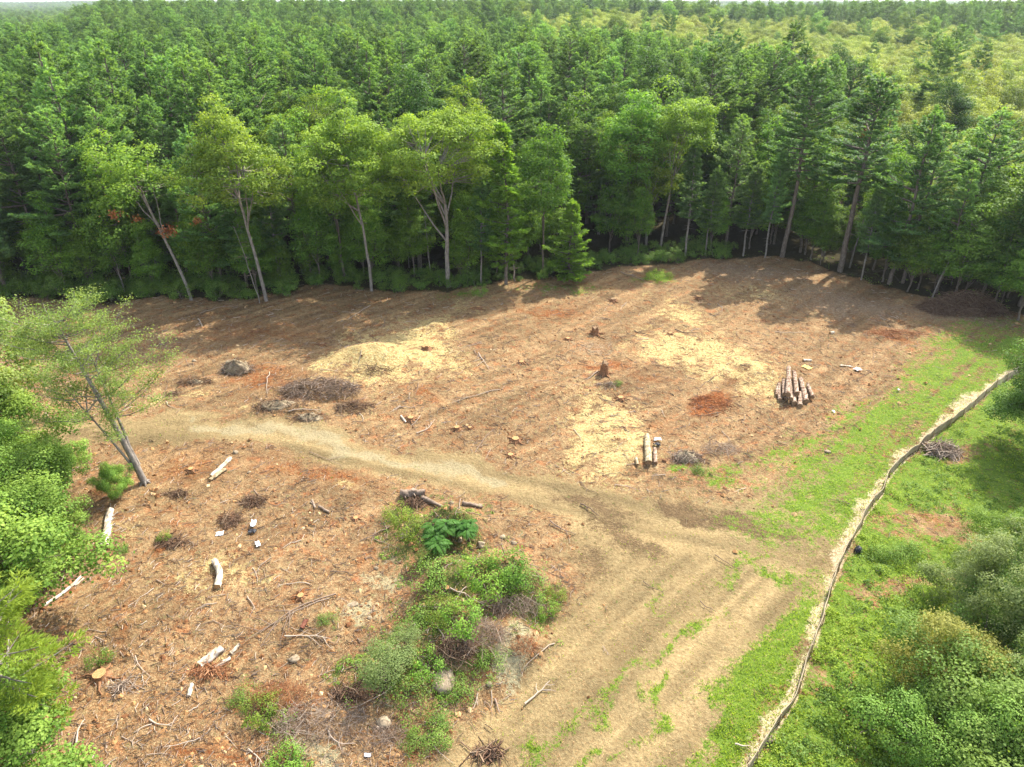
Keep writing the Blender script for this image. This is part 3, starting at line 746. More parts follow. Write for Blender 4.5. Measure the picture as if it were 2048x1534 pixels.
front = [
 (383, 600, 305, 'oakA', 1.0, 'thin pale oak leaning over with a small lopsided crown at the forest edge'),
 (533, 602, 218, 'oakB', 1.0, 'tall oak with long grey trunk and bright rounded crown, second along the clearing edge'),
 (743, 582, 196, 'oakC', 1.0, 'tall oak with one straight white trunk standing at the clearing edge'),
 (898, 573, 188, 'oakD', 1.0, 'widest oak of the forest edge, its brown trunk forking into a broad crown'),
 (1012, 568, 250, 'conA', 1.15, 'bright green pine with drooping limbs between the forked oak and the young pine'),
 (1140, 556, 398, 'young', 1.0, 'short bright green young pine, branched to the ground at the clearing edge'),
 (1252, 494, 172, 'maple2', 1.1, 'dense tall maple behind the short young pine'),
 (1320, 500, 196, 'oakE', 1.0, 'slender oak with a bare pale trunk and a flat crown leaning to one side'),
 (1370, 512, 285, 'slim0', 1.0, 'slender pine with a clean bare trunk beside the flat crowned oak'),
 (1410, 510, 335, 'slim1', 1.0, 'small thin pine with dead lower twigs next to the slender pine'),
 (1486, 512, 330, 'slim1', 1.05, 'one of two close thin pines, the paler trunked of the pair'),
 (1530, 515, 300, 'slim0', .9, 'narrow dark pine right beside the big straight pine'),
 (1564, 514, 122, 'big0', 1.05, 'tallest big pine with layered crown and straight bare trunk at the back of the clearing'),
 (1680, 542, 150, 'big1', 1.2, 'old pine with a thick brown leaning trunk and broken layered crown'),
 (1722, 560, 372, 'slim1', .9, 'half dead pine with bare herringbone branches down its trunk'),
 (1778, 568, 215, 'pine3', 1.0, 'pine with a pale mossy trunk near the dark end of the forest edge'),
 (1805, 566, 250, 'pine1', 1.05, 'dark full pine behind the pale mossy trunk'),
 (1872, 585, 330, 'pine3', .9, 'dark pine above the thin leaning dead trunk'),
 (1962, 592, 345, 'maple0', 1.35, 'round yellow green tree above the dark brush pile'),
 (2040, 612, 300, 'darkoak', 1.0, 'large dark oak behind the brush pile, leaves reaching the ground'),
 (2120, 640, 330, 'darkoak', 1.1, 'dark oak at the very edge of the picture, leaves reaching the ground'),
 (182, 548, 215, 'pine0', 1.05, 'tall pine with drooping limbs over the pale leaning sparse tree'),
 (95, 562, 200, 'pine2', 1.0, 'tall pine with a scarred trunk at the far end of the forest edge'),
 (15, 590, 230, 'pine1', 1.1, 'full pine with low green limbs above the pale sparse tree'),
 (-70, 600, 240, 'pine0', 1.0, 'pine cut by the picture edge beyond the leaning tree'),
 (268, 575, 300, 'maple1', 1.0, 'dark green understorey maple behind the leaning oak'),
 (445, 575, 255, 'pine3', 1.0, 'dark pine between the leaning oak and the next oak'),
 (640, 560, 370, 'maple1', 1.0, 'leafy low maple between two tall oaks, deep green'),
 (690, 560, 230, 'maple2', 1.0, 'shaded maple just behind the white trunked oak'),
 (828, 555, 400, 'maple1', .95, 'low dark maple left of the forked oak trunk'),
 (962, 568, 345, 'slim1', .8, 'thin grey pine pole beside the forked oak'),
 (1086, 548, 240, 'maple2', .9, 'yellowish tall maple behind the bright drooping pine'),
 (1292, 492, 230, 'oak3', .8, 'narrow bright oak beside the dense tall maple'),
 (1275, 512, 360, 'maple1', .8, 'small pale maple at the forest edge by the low yellow weeds'),
 (1640, 530, 420, 'maple1', .9, 'small dark maple between the two biggest pines'),
 (1600, 505, 260, 'pine3', .9, 'shaded pine immediately behind the tallest big pine'),
 (1900, 555, 225, 'pine1', 1.2, 'broad sunlit pine with feathery top beside the round yellow green tree'),
 (560, 570, 330, 'slim1', .9, 'thin pine pole directly behind the second oak'),
 (330, 565, 330, 'pine3', .9, 'dark pine right behind the leaning oak crown'),
 (1450, 498, 245, 'pine1', .95, 'dark pine filling the gap behind the two close thin pines'),
 (1815, 583, 440, 'maple1', 1.2, 'low leafy maple filling the gap behind the mossy trunk'),
 (1905, 600, 430, 'maple1', 1.3, 'dark leafy maple right behind the brush pile, nearer its thin snag'),
 (1985, 612, 450, 'maple1', 1.4, 'dark leafy maple right behind the brush pile, at its bulky end'),
 (2035, 640, 470, 'maple1', 1.3, 'low dark maple at the shaded end of the grass strip'),
 (1745, 540, 300, 'maple0', .9, 'shaded leafy tree behind the half dead pine'),
]
# darkoak is copied from a crowded prototype; a pale rounded maple reuses the maple mesh
rz_ = random.Random(11)
taken = []
WT = {}
for (bx, by, ty, key, wf, lab) in front:
    p = P(bx, by); h = max(3, h_top(p[1], ty) - p[2])
    s = h / PH[key]
    rot = 0 if key.startswith('oakA') or key in ('oakB', 'oakC', 'oakD', 'oakE') else rz_.uniform(0, 6.28)
    WT[lab] = place(key, p, rot, (s * wf, s * wf, s), lab, 'tree')
    taken.append((p[0], p[1]))

# bare standing poles and the leaning snag
def snag(px, py, h, lean, label, r=.11, twigs=14, seed=1, name='dead_tree'):
    rng = np.random.default_rng(seed); b = MB(); p = P(px, py)
    n = 9; s = np.linspace(0, 1, n)
    pts = np.column_stack([lean[0] * s ** 1.2 * h, lean[1] * s * h, s * h - .2]) + np.column_stack([rng.normal(0, .04, (n, 2)), np.zeros(n)])
    root = empty(name, p); tag(root, label, 'dead tree')
    b.tube(pts, r * (1 - s * .75), 7); b.build('trunk', M['pale_bark'], root, smooth=True)
    for k in range(twigs):
        q = MB()
        u = rng.uniform(.25, 1); o = np.array([np.interp(u, s, pts[:, i]) for i in range(3)])
        az = rng.uniform(0, 6.28); L = rng.uniform(.5, 1.6)
        d = np.array((math.cos(az), math.sin(az), rng.uniform(-.3, .5)))
        t = np.linspace(0, 1, 4)[:, None]
        q.tube(o + d * t * L + np.array((0, 0, -.25)) * t ** 2 * L, [.03, .02, .014, .006], 4, cap=False)
        q.build('branch', M['dead'], root)
    return root
snag(1862, 598, 6.5, (.16, 0), 'thin grey dead trunk leaning over beside the dark brush pile', seed=2)
snag(862, 556, 8.5, (-.04, 0), 'thin pale curved dead stem left of the forked oak', .08, 8, 3)
snag(520, 606, 9.0, (-.14, 0), 'slim dead stem leaning away from the second oak', .07, 10, 4)
snag(250, 585, 7.0, (-.03, 0), 'small bare grey stem standing in dark undergrowth behind the sparse tree', .08, 16, 5)
snag(1030, 562, 4.6, (-.1, 0), 'tangle of bare pale branches under the bright drooping pine', .09, 30, 6)
snag(818, 535, 7.5, (.05, 0), 'pair of thin ghostly grey stems deep behind the low dark maple', .07, 5, 7)
snag(1700, 535, 9.0, (.05, 0), 'dark dead stem leaning behind the old thick trunked pine', .12, 12, 8)

# rust-red dead sprays hanging in the leaning oak and the old pine
def dead_spray(center, n, r, label, seed, parent):
    rng = np.random.default_rng(seed); b = MB()
    c = np.array(center) + rng.normal(0, 1, (n, 3)) * np.array((r, r, r * .6))
    nn = unit(rng.normal(0, 1, (n, 3)) + (0, 0, .5)); d = unit(rng.normal(0, 1, (n, 3)))
    b.polys(cards(rng, c, d, nn, .26, .16), rng.uniform(0, 1, n))
    return tag(b.build('dead_spray', M['rust'], parent), label)
oa = WT[front[0][5]]
mi = oa.scale[0]
for (sx, sy, n, r, sd) in [(228, 428, 90, .42, 1), (275, 438, 60, .26, 2), (335, 462, 150, .55, 3), (393, 442, 70, .28, 4)]:
    yb = oa.location[1] - .6
    z = h_top(yb, sy); dep = yb * CP + (CAM_H - z) * SP; x = (sx - 1024) / F * dep
    dead_spray(((x - oa.location[0]) / oa.scale[0], -.6 / oa.scale[1], (z - oa.location[2]) / oa.scale[2]), n, r / mi, 'rust red dead leaves', sd, oa)
pb_ = WT['old pine with a thick brown leaning trunk and broken layered crown']
for (sx, sy, n, r, sd) in [(1712, 268, 90, .28, 5), (1706, 290, 90, .32, 6)]:
    yb = pb_.location[1] - 1.6
    z = h_top(yb, sy); dep = yb * CP + (CAM_H - z) * SP; x = (sx - 1024) / F * dep
    dead_spray(((x - pb_.location[0]) / pb_.scale[0], -1.6 / pb_.scale[1], (z - pb_.location[2]) / pb_.scale[2]), n, r, 'rust red dead needles', sd, pb_)

# ------------------------------------------------------------------ the forest behind
def sector(u):
    for lim, s_ in ((150, 'towards the sparse tree'), (420, 'behind the leaning oak'), (640, 'behind the grey trunked oak'), (810, 'behind the white trunked oak'),
                    (960, 'behind the forked oak'), (1180, 'behind the young pine'), (1400, 'behind the flat crowned oak'), (1620, 'behind the tallest pine'), (1760, 'behind the thick trunked pine')):
        if u < lim: return s_
    return 'behind the brush pile'
def band_(e): return 'first rows ' if e < 16 else 'middle of the wood ' if e < 45 else 'deep in the wood '
GROVE = [(-2, 330), (30, 262), (50, 200), (54, 140), (63, 98), (240, 70), (300, 260), (210, 300), (190, 420), (60, 440), (-2, 400)]
rg = np.random.default_rng(5)
def jgrid(y0, y1, s, k=.78, pad=26):
    out = []
    ys = np.arange(y0, y1, s * .9)
    for j, yy in enumerate(ys):
        xs = np.arange(-(k * yy + pad), k * yy + pad, s) + (s / 2 if j % 2 else 0)
        out.append(np.column_stack([xs, np.full(len(xs), yy)]))
    o = np.concatenate(out); return o + rg.uniform(-.38, .38, o.shape) * s
near = jgrid(60, 200, 5.6); mid = jgrid(200, 460, 6.6)
A = np.concatenate([near, mid])
sd = poly_sd(A[:, 0], A[:, 1], CLEAR)
A = A[(sd < -2.2) & (A[:, 1] > 58)]
tk_ = np.array(taken)
dmin = np.sqrt(((A[:, None, :] - tk_[None]) ** 2).sum(-1)).min(1)
A = A[dmin > 2.6]
for lx, ly in (P0(1140, 556), P0(1012, 568)):            # gaps through which the sun reaches the two bright edge pines
    dx, dy = A[:, 0] - lx, A[:, 1] - ly
    al = dx * math.sin(SUN_AZ) + dy * math.cos(SUN_AZ); ac = np.abs(dx * math.cos(SUN_AZ) - dy * math.sin(SUN_AZ))
    A = A[~((al > -2) & (al < 14) & (ac < 3.4))]
gsd = poly_sd(A[:, 0] + 14 * fbmw(A[:, 0], A[:, 1], 3, 20), A[:, 1] + 14 * fbmw(A[:, 0], A[:, 1], 4, 20), GROVE)
edge_d = -poly_sd(A[:, 0], A[:, 1], CLEAR)
kindn = fbm(A[:, 0] / 14, A[:, 1] / 14, 12, 3)
rnd = rg.random(len(A))
isg = (gsd > 0) & (rnd < .93)
dec_p = np.where(edge_d < 14, .48, .10) + .5 * sstep(.52, .66, kindn)
cx_, cy_ = proj(A[:, 0], A[:, 1], 18.0)
dec_p = np.where(cx_ < 560, dec_p * .25, dec_p)
isd = ~isg & (rg.random(len(A)) < dec_p)
isp = ~isg & ~isd
order = np.argsort(np.hypot(A[:, 0], A[:, 1]))
cnt = dict(p=0, d=0, g=0)
lists = dict(p=[], d=[], g=[])
for k in order:
    x, y = A[k]; z = float(hgt(x, y))
    u, v = proj(x, y, z + 15)
    vis = -90 < u < 2140
    w = 'g' if isg[k] else ('d' if isd[k] else 'p')
    ht = rg.uniform(.72, 1.24) if edge_d[k] > 9 else rg.uniform(.6, 1.02)
    if cx_[k] > 1740 and y < 130: ht *= .74
    if w == 'p': keyi = rg.integers(0, 5); key = 'pine%d' % keyi; ht *= 20.5 / PH[key] * (.94 if edge_d[k] < 8 else 1)
    elif w == 'd':
        key = ['oak0', 'oak1', 'oak3', 'maple0', 'maple2', 'darkoak'][rg.integers(0, 6)]
        if edge_d[k] < 14 and rg.random() < .6: key = 'maple1'; ht *= .85
        ht *= (17.5 if edge_d[k] > 8 else 14) / PH[key]
    else: key = 'grove%d' % rg.integers(0, 2); ht *= 12.5 / PH[key] * rg.uniform(.9, 1.15)
    if vis and cnt[w] < (280 if w == 'p' else 240 if w == 'd' else 290):
        cnt[w] += 1
        if w == 'p': lab, gr = 'white pine with feathery layered crown, ' + band_(edge_d[k]) + sector(u), 'white pines of the dense forest behind the clearing'
        elif w == 'd': lab, gr = 'round crowned broadleaf tree, ' + band_(edge_d[k]) + sector(u), 'broadleaf trees among the pines of the forest'
        else: lab, gr = 'yellow green swamp maple in the pale grove, ' + ('near rim ' if y < 150 else 'middle rows ' if y < 230 else 'far rows ') + sector(u), 'swamp maples of the pale grove'
        place(key, (x, y, z - .2), rg.uniform(0, 6.28), (ht, ht, ht * rg.uniform(.95, 1.06)), lab, 'tree', gr).rotation_euler[:2] = rg.normal(0, .03, 2)
    else:
        lists[w].append((x, y, z - .2, rg.uniform(0, 6.28), ht, key))

far1 = jgrid(460, 1000, 8.6); far2 = jgrid(1000, 4200, 21)
for B, sc_ in ((far1, 1.25), (far2, 2.0)):
    kn = fbm(B[:, 0] / 60, B[:, 1] / 60, 21, 3)
    for q in range(len(B)):
        x, y = B[q]; z = float(0)
        lists['d' if kn[q] > .56 or rg.random() < .12 else 'p'].append((x, y, None, rg.uniform(0, 6.28), sc_ * rg.uniform(.85, 1.15), None))

def forest_stuff(name, lst, keys, label, cat, hz=None):
    """one object: points that carry instances of the crowns already built"""
    xy = np.array([(a[0], a[1]) for a in lst]); z = hgt(xy[:, 0], xy[:, 1]) - .2
    rot = np.array([a[3] for a in lst]); sc = np.array([a[4] for a in lst])
    idx = np.array([keys.index(a[5]) if a[5] in keys else rg.integers(0, len(keys)) for a in lst])
    farm = np.array([a[5] is None for a in lst])
    sxy = np.where(farm, sc, sc); sz = np.where(farm, np.minimum(sc, 1.0) * rg.uniform(.85, 1.1, len(lst)), sc)
    me = bpy.data.meshes.new(name); me.vertices.add(len(lst))
    me.vertices.foreach_set('co', np.column_stack([xy, z]).astype(np.float32).ravel())
    def at(n_, ty, arr, f='value'):
        a = me.attributes.new(n_, ty, 'POINT'); a.data.foreach_set(f, arr)
    at('rot', 'FLOAT_VECTOR', np.column_stack([0 * rot, 0 * rot, rot]).astype(np.float32).ravel(), 'vector')
    at('scl', 'FLOAT_VECTOR', np.column_stack([sxy, sxy, sz]).astype(np.float32).ravel(), 'vector')
    at('idx', 'INT', idx.astype(np.int32))
    o = bpy.data.objects.new(name, me); S.collection.objects.link(o)
    g = bpy.data.node_groups.new(name, 'GeometryNodeTree')
    g.interface.new_socket('Geometry', in_out='INPUT', socket_type='NodeSocketGeometry')
    g.interface.new_socket('Geometry', in_out='OUTPUT', socket_type='NodeSocketGeometry')
    N = g.nodes.new; L = g.links.new
    gi, go = N('NodeGroupInput'), N('NodeGroupOutput')
    jn = N('GeometryNodeJoinGeometry')
    for k in reversed(keys):
        oi = N('GeometryNodeObjectInfo'); oi.transform_space = 'ORIGINAL'
        oi.inputs['Object'].default_value = PROTO[k]['kids'][0]; oi.inputs['As Instance'].default_value = True
        L(oi.outputs['Geometry'], jn.inputs[0])
    ip = N('GeometryNodeInstanceOnPoints'); ip.inputs['Pick Instance'].default_value = True
    def na(nm, ty):
        a = N('GeometryNodeInputNamedAttribute'); a.data_type = ty; a.inputs[0].default_value = nm; return a.outputs[0]
    L(gi.outputs[0], ip.inputs['Points']); L(jn.outputs[0], ip.inputs['Instance'])
    L(na('idx', 'INT'), ip.inputs['Instance Index'])
    er = N('FunctionNodeEulerToRotation'); L(na('rot', 'FLOAT_VECTOR'), er.inputs[0]); L(er.outputs[0], ip.inputs['Rotation'])
    L(na('scl', 'FLOAT_VECTOR'), ip.inputs['Scale']); L(ip.outputs[0], go.inputs[0])
    md = o.modifiers.new('scatter', 'NODES'); md.node_group = g
    return tag(o, label, cat, kind='stuff')

forest_stuff('far_pine_forest', lists['p'], ['pine%d' % i for i in range(5)], 'mass of far white pines running back to the hazy horizon', 'forest')
forest_stuff('far_broadleaf_forest', lists['d'], ['oak0', 'oak1', 'oak3', 'maple0', 'maple2', 'darkoak'], 'scattered round broadleaf crowns among the far pines', 'forest')
if lists['g']:
    forest_stuff('far_swamp_grove', lists['g'], ['grove0', 'grove1'], 'farther part of the pale yellow green swamp grove', 'forest')
print('TREES', cnt, {k: len(v) for k, v in lists.items()})

# undergrowth shrubs along the edge of the wood
rs = np.random.default_rng(15)
E = np.array([P0(*p) for p in EDGE])
seglen = np.r_[0, np.cumsum(np.hypot(*np.diff(E, axis=0).T))]
lab_u = 'deep green leafy shrub in the undergrowth along the forest edge'
k = 0
for s_ in np.arange(seglen[1], seglen[-1], .8):
    x = np.interp(s_, seglen, E[:, 0]); y = np.interp(s_, seglen, E[:, 1])
    if abs(x) > 66: continue
    for r_ in range(3):
        d_ = rs.uniform(-.4, 5.5); xx = x + rs.normal(0, .7); yy = y + d_
        px_, _ = proj(xx, yy, 0)
        if r_ and rs.random() < .35: continue
        s = rs.uniform(.45, 1.0) * (1.2 if px_ < 700 else .9)
        if 920 < px_ < 1200 and d_ < 1: s *= .6
        if k >= 290: break
        place('shrub%d' % rs.integers(3), (xx, yy, float(hgt(xx, yy)) - .05), rs.uniform(0, 6.28), (s, s, s * rs.uniform(.7, 1.2)), 'deep green undergrowth shrub ' + ('at the litter rim ' if d_ < 2 else 'in deep shade ') + sector(px_), 'shrub', 'undergrowth shrubs along the forest edge')
        k += 1

# young leafy trees that close the forest front
kk = 0
for s_ in np.arange(seglen[1] + 1, seglen[-1] - 1, 2.5):
    x = np.interp(s_, seglen, E[:, 0]) + rs.normal(0, .6); y = np.interp(s_, seglen, E[:, 1]) + rs.uniform(1.8, 7.5)
    u, v = proj(x, y, 2.0)
    if not -120 < u < 2150: continue
    if 1290 < u < 1720 and rs.random() < .35: continue
    if min(math.hypot(x - q[0], y - q[1]) for q in (P0(1140, 556), P0(1012, 568), P0(1320, 500), P0(898, 573), P0(743, 582))) < 2.6: continue
    if math.hypot(x - P0(1140, 556)[0] - 4, y - P0(1140, 556)[1] - 5) < 5: continue
    s = rs.uniform(.42, .78); kk += 1
    place('maple1', (x, y, float(hgt(x, y)) - .1), rs.uniform(0, 6.28), (s * 1.1, s * 1.1, s), 'young leafy tree in the understorey front ' + sector(u), 'tree', 'young leafy trees closing the forest front')

# far pale building
fx, fy = P0(262, 27, 13.0)
fb = empty('far_building', (fx, fy, float(hgt(fx, fy)))); tag(fb, 'tiny pale flat roofed building far off among the treetops', 'building')
def boxmb(x0, x1, y0, y1, z0, z1):
    b = MB(); v = [(x0, y0, z0), (x1, y0, z0), (x1, y1, z0), (x0, y1, z0), (x0, y0, z1), (x1, y0, z1), (x1, y1, z1), (x0, y1, z1)]
    b.add(v, [(0, 3, 2, 1), (4, 5, 6, 7), (0, 1, 5, 4), (1, 2, 6, 5), (2, 3, 7, 6), (3, 0, 4, 7)], 4); return b
sc_b = fy / 1000.0
boxmb(-8 * sc_b, 8 * sc_b, -6, 6, 0, 20).build('wall', M['far_wall'], fb)
boxmb(-8.6 * sc_b, 8.6 * sc_b, -6.6, 6.6, 20.003, 21).build('roof', M['far_roof'], fb)
# ------------------------------------------------------------------ silt fence and the straw strip beside it
fw = [P(px, py) for px, py in FENCE]
fx_ = np.array([p[:2] for p in fw]); sl_ = np.r_[0, np.cumsum(np.hypot(*np.diff(fx_, axis=0).T))]
fence = empty('silt_fence', (0, 0, 0)); tag(fence, 'long low brown silt fence with wooden stakes winding along the grass', 'fence')
ss = np.arange(0, sl_[-1], .25)
rf = np.random.default_rng(3)
FX = np.interp(ss, sl_, fx_[:, 0]); FY = np.interp(ss, sl_, fx_[:, 1])
tdir = unit(np.column_stack([np.gradient(FX), np.gradient(FY)])); nrm = np.column_stack([tdir[:, 1], -tdir[:, 0]])
wv = .035 * np.sin(ss * 1.1 + 2 * np.sin(ss * .23)) + .02 * np.sin(ss * 3.1)
FX = FX + nrm[:, 0] * wv; FY = FY + nrm[:, 1] * wv
Z0 = hgt(FX, FY) - .05
fh = .66 + .05 * np.sin(ss * 2.4) + .05 * rf.normal(0, 1, len(ss)).cumsum() / 12
ln = .04 * np.sin(ss * .9 + 1) + .05
fb_ = MB(); cols = []
for q, (u, bulge) in enumerate([(0, 0), (.3, .05), (.65, .06), (1, 0)]):
    off = ln * u + bulge * np.abs(np.sin(ss * 1.7))
    cols.append(np.column_stack([FX - nrm[:, 0] * off, FY - nrm[:, 1] * off, Z0 + fh * u]))
front_ = np.stack(cols, 1); back_ = front_ + np.concatenate([-nrm, np.zeros((len(ss), 1))], 1)[:, None] * .03
nS = len(ss)
allv = np.concatenate([front_, back_[:, ::-1]], 1).reshape(-1, 3)
ii = np.arange(nS - 1)[:, None] * 8; jj = np.arange(8)[None]; j2 = (jj + 1) % 8
fb_.add(allv, np.stack([ii + jj, ii + 8 + jj, ii + 8 + j2, ii + j2], -1).reshape(-1, 4), 4)
fb_.build('fence_fabric', M['fabric'], fence, smooth=True)
for q in range(3, nS, 10):
    st = MB(); b0 = np.array((FX[q] + nrm[q, 0] * .05, FY[q] + nrm[q, 1] * .05, Z0[q] - .1))
    st.tube([b0, b0 + np.array((-nrm[q, 0] * (ln[q] + .02), -nrm[q, 1] * (ln[q] + .02), fh[q] + .22))], .034, 4)
    st.build('stake', M['stake'], fence)
# ------------------------------------------------------------------ foreground trees and shrubs
def tree_px(key, name, mk, leafm, barkm, bx, by, ty, ph, label, wf=1.0, rot=0, cat='tree'):
    if key not in PROTO: proto(key, name, mk, leafm, barkm)
    p = P(bx, by); s = (h_top(p[1], ty) - p[2]) / ph
    return place(key, p, rot, (s * wf, s * wf, s), label, cat)

# pale sparse leaning tree with two stems
rt_ = np.random.default_rng(42)
lp = P(290, 966)
lt = empty('leaning_tree', lp); tag(lt, 'sparse pale leaved tree with two thin stems leaning out over the dirt track', 'tree')
hL = 13.5
def stem_path(dx, dy, h, n=9, p_=1.15):
    s = np.linspace(0, 1, n); return np.column_stack([dx * s ** p_, dy * s ** p_, s * h - .1])
st1 = stem_path(-3.0, .6, hL * .93); st2 = stem_path(-1.9, 1.4, hL * .72); st2[:3] = st1[:3] + (.12, .12, 0)
st3 = stem_path(-2.9, -.6, hL * .6); st3[:2] = st1[:2] + (-.1, -.12, 0)
bb = MB(); bb.tube(st1, np.linspace(.24, .05, 9), 8); bb.tube(st2[1:], np.linspace(.13, .03, 8), 6); bb.tube(st3[1:], np.linspace(.10, .025, 8), 6)
for a_ in range(6):
    az = a_ * 1.05; bb.tube([np.array((0, 0, .25)), np.array((math.cos(az) * .5, math.sin(az) * .5, -.1))], [.14, .04], 5)
bc = MB()
tips = []
for path, n_ in ((st1, 40), (st2, 20), (st3, 9)):
    for k in range(n_):
        u = rt_.uniform(.42, 1) ** .75; o = np.array([np.interp(u, np.linspace(0, 1, 9), path[:, i]) for i in range(3)])
        az = rt_.uniform(0, 6.28); L = (1.1 + 3.9 * math.sin(min(1, (u - .1) * 1.25) * 2.6)) * rt_.uniform(.5, 1.1)
        d = np.array((math.cos(az), math.sin(az), rt_.uniform(-.05, .45)))
        t = np.linspace(0, 1, 5)[:, None]
        cu = o + d * t * L + np.array((0, 0, .3)) * t ** 2 * L + rt_.normal(0, .05, (5, 3))
        bb.tube(cu, np.linspace(.045, .008, 5), 4, cap=False)
        for m_ in range(int(L * 4) + 2): tips.append(cu[0] + (cu[-1] - cu[0]) * rt_.uniform(.3, 1.05) + rt_.normal(0, .22, 3) * (1, 1, .6))
tips = np.array(tips); per = 34
c0 = np.repeat(tips, per, 0); mm = len(c0)
pp = c0 + rt_.normal(0, 1, (mm, 3)) * np.array((.26, .26, .13))
nn = unit(rt_.normal(0, .55, (mm, 3)) + (0, 0, 1)); dd_ = unit(np.cross(nn, rt_.normal(0, 1, (mm, 3))))
lf = .12 * rt_.uniform(.6, 1.3, mm)
bc.polys(cards(rt_, pp, dd_, nn, lf, lf * .65), np.clip(rt_.uniform(0, .6, len(tips)).repeat(per) + rt_.normal(.15, .18, mm), 0, 1))
bb.build('trunk', M['pale_bark'], lt, smooth=True); bc.build('crown', M['sparse'], lt)

proto('fmapleL', 'maple_tree', lambda: make_broad(401, 9, 1.2, 3.2, 130, per=230, leaf=.15, cl=.75, tr=.12, stems=3), 'sparse', 'pale_bark')
proto('bushL', 'bushy_tree', lambda: make_broad(402, 5, .2, 2.6, 140, per=360, leaf=.10, cl=.60, lump=.45, tr=.09, stems=4, flat=.75), 'leftbush', 'bark')
proto('bushM', 'bushy_tree', lambda: make_broad(403, 4, .1, 2.2, 110, per=360, leaf=.095, cl=.52, lump=.45, tr=.07, stems=5, flat=.8), 'leftbush', 'bark')
PH.update(fmapleL=9.2, bushL=5.2, bushM=4.2)
for key, bx, by, ty, wf, rot, lab in [
    ('fmapleL', -20, 900, 535, .9, .3, 'pale green rounded tree at the picture edge behind the leaning tree'),
    ('bushL', 20, 1020, 850, .9, 1.0, 'tall light green bush under the leaning tree near the picture edge'),
    ('bushL', 10, 1110, 900, 1.0, 2.2, 'big bright green bushy tree at the picture edge above the foreground pine'),
    ('bushM', 15, 930, 760, 1.0, 1.9, 'light green bush under the pale rounded tree at the picture edge'),
    ('bushM', 118, 1000, 890, .95, .6, 'rounded deep green bush just behind the peeling fallen log'),
    ('bushM', 236, 992, 930, .8, 3.0, 'leafy bush at the foot of the leaning tree'),
    ('bushM', 92, 1110, 990, .95, 4.0, 'wide dark green bush beside the peeling fallen log'),
    ('bushM', 92, 1165, 1070, .8, 5.0, 'low round green bush above the long pale diagonal branch'),
    ('bushL', -40, 1260, 1000, 1.1, 5.6, 'green bush mostly hidden behind the foreground pine'),
    ('bushM', 20, 1230, 1120, .9, 2.6, 'green bush beside the lower end of the diagonal branch'),
    ('bushM', 20, 1560, 1400, 1.2, 1.6, 'bright green bush in the nearest corner under the foreground pine')]:
    p = P(bx, by); s = (h_top(p[1], ty) - p[2]) / PH[key]
    place(key, p, rot, (s * wf, s * wf, s), lab, 'tree' if key == 'fmapleL' else 'shrub')

# foreground pine in the lower corner, long bright needles
tree_px('fpine', 'foreground_pine', lambda: make_pine(411, 12, 2.2, 3.5, tufts=11, tl=.30, tw=.05, whorl=.55, twig=.22, tr=.17, top_round=.7, dead=True), 'fore_pine', 'pale_bark',
        62, 1508, 1040, 12, 'bright yellow green long needled pine with grey trunk in the near corner', 1.0, 1.0)
p = P(-190, 1250); place('fpine', p, 2.4, 1.0, 'second long needled bright pine, mostly outside the picture beside the corner pine', 'tree')

# beyond the silt fence
proto('treeR', 'broadleaf_tree', lambda: make_broad(421, 9.5, .6, 3.5, 180, per=320, leaf=.13, lump=.4, cl=.8, tr=.14, stems=2), 'shrub', 'bark')
proto('silverR', 'silvery_shrub', lambda: make_broad(422, 5, .1, 2.9, 150, per=420, leaf=.085, cl=.60, lump=.45, tr=.08, stems=5, flat=.85), 'silver', 'bark')
proto('oliveR', 'olive_shrub', lambda: make_broad(423, 3.4, .1, 2.2, 100, per=380, leaf=.08, cl=.52, lump=.5, tr=.06, stems=6, flat=.8), 'olive', 'bark')
proto('brightR', 'bright_shrub', lambda: make_broad(424, 4.2, .1, 2.6, 130, per=480, leaf=.085, cl=.58, lump=.5, tr=.07, stems=5, flat=.8), 'shrub', 'bark')
PH.update(treeR=10, silverR=5.3, oliveR=3.6, brightR=4.4)
for key, bx, by, ty, wf, rot, lab in [
    ('treeR', 2075, 905, 672, 1.0, .5, 'tall leafy tree standing at the far end of the silt fence'),
    ('treeR', 2190, 960, 700, 1.0, 2.5, 'leafy tree cut by the picture edge beside the fence end tree'),
    ('silverR', 1995, 1270, 1098, .9, 1.0, 'big grey green silvery shrub casting dark shade over the weeds'),
    ('brightR', 2060, 1310, 1160, 1.0, 2.0, 'dark green shrub crowding behind the big silvery shrub'),
    ('brightR', 2040, 1140, 1030, .9, 3.1, 'dark rounded shrub above the big silvery shrub'),
    ('oliveR', 1888, 1400, 1280, 1.05, .4, 'yellow olive shrub in front of the big silvery shrub'),
    ('silverR', 2070, 1440, 1300, .8, 3.0, 'pale grey green shrub by the picture edge below the silvery shrub'),
    ('brightR', 1925, 1570, 1415, .9, 5.2, 'broad bright green shrub below the yellow olive shrub'),
    ('brightR', 2030, 1590, 1400, 1.05, 4.4, 'big bushy green shrub in the near corner beyond the fence'),
    ('brightR', 2130, 1640, 1420, 1.1, 1.4, 'shrub filling the far corner below the pale grey shrub')]:
    p = P(bx, by); s = (h_top(p[1], ty) - p[2]) / PH[key]
    place(key, p, rot, (s * wf, s * wf, s), lab, 'tree' if key == 'treeR' else 'shrub')
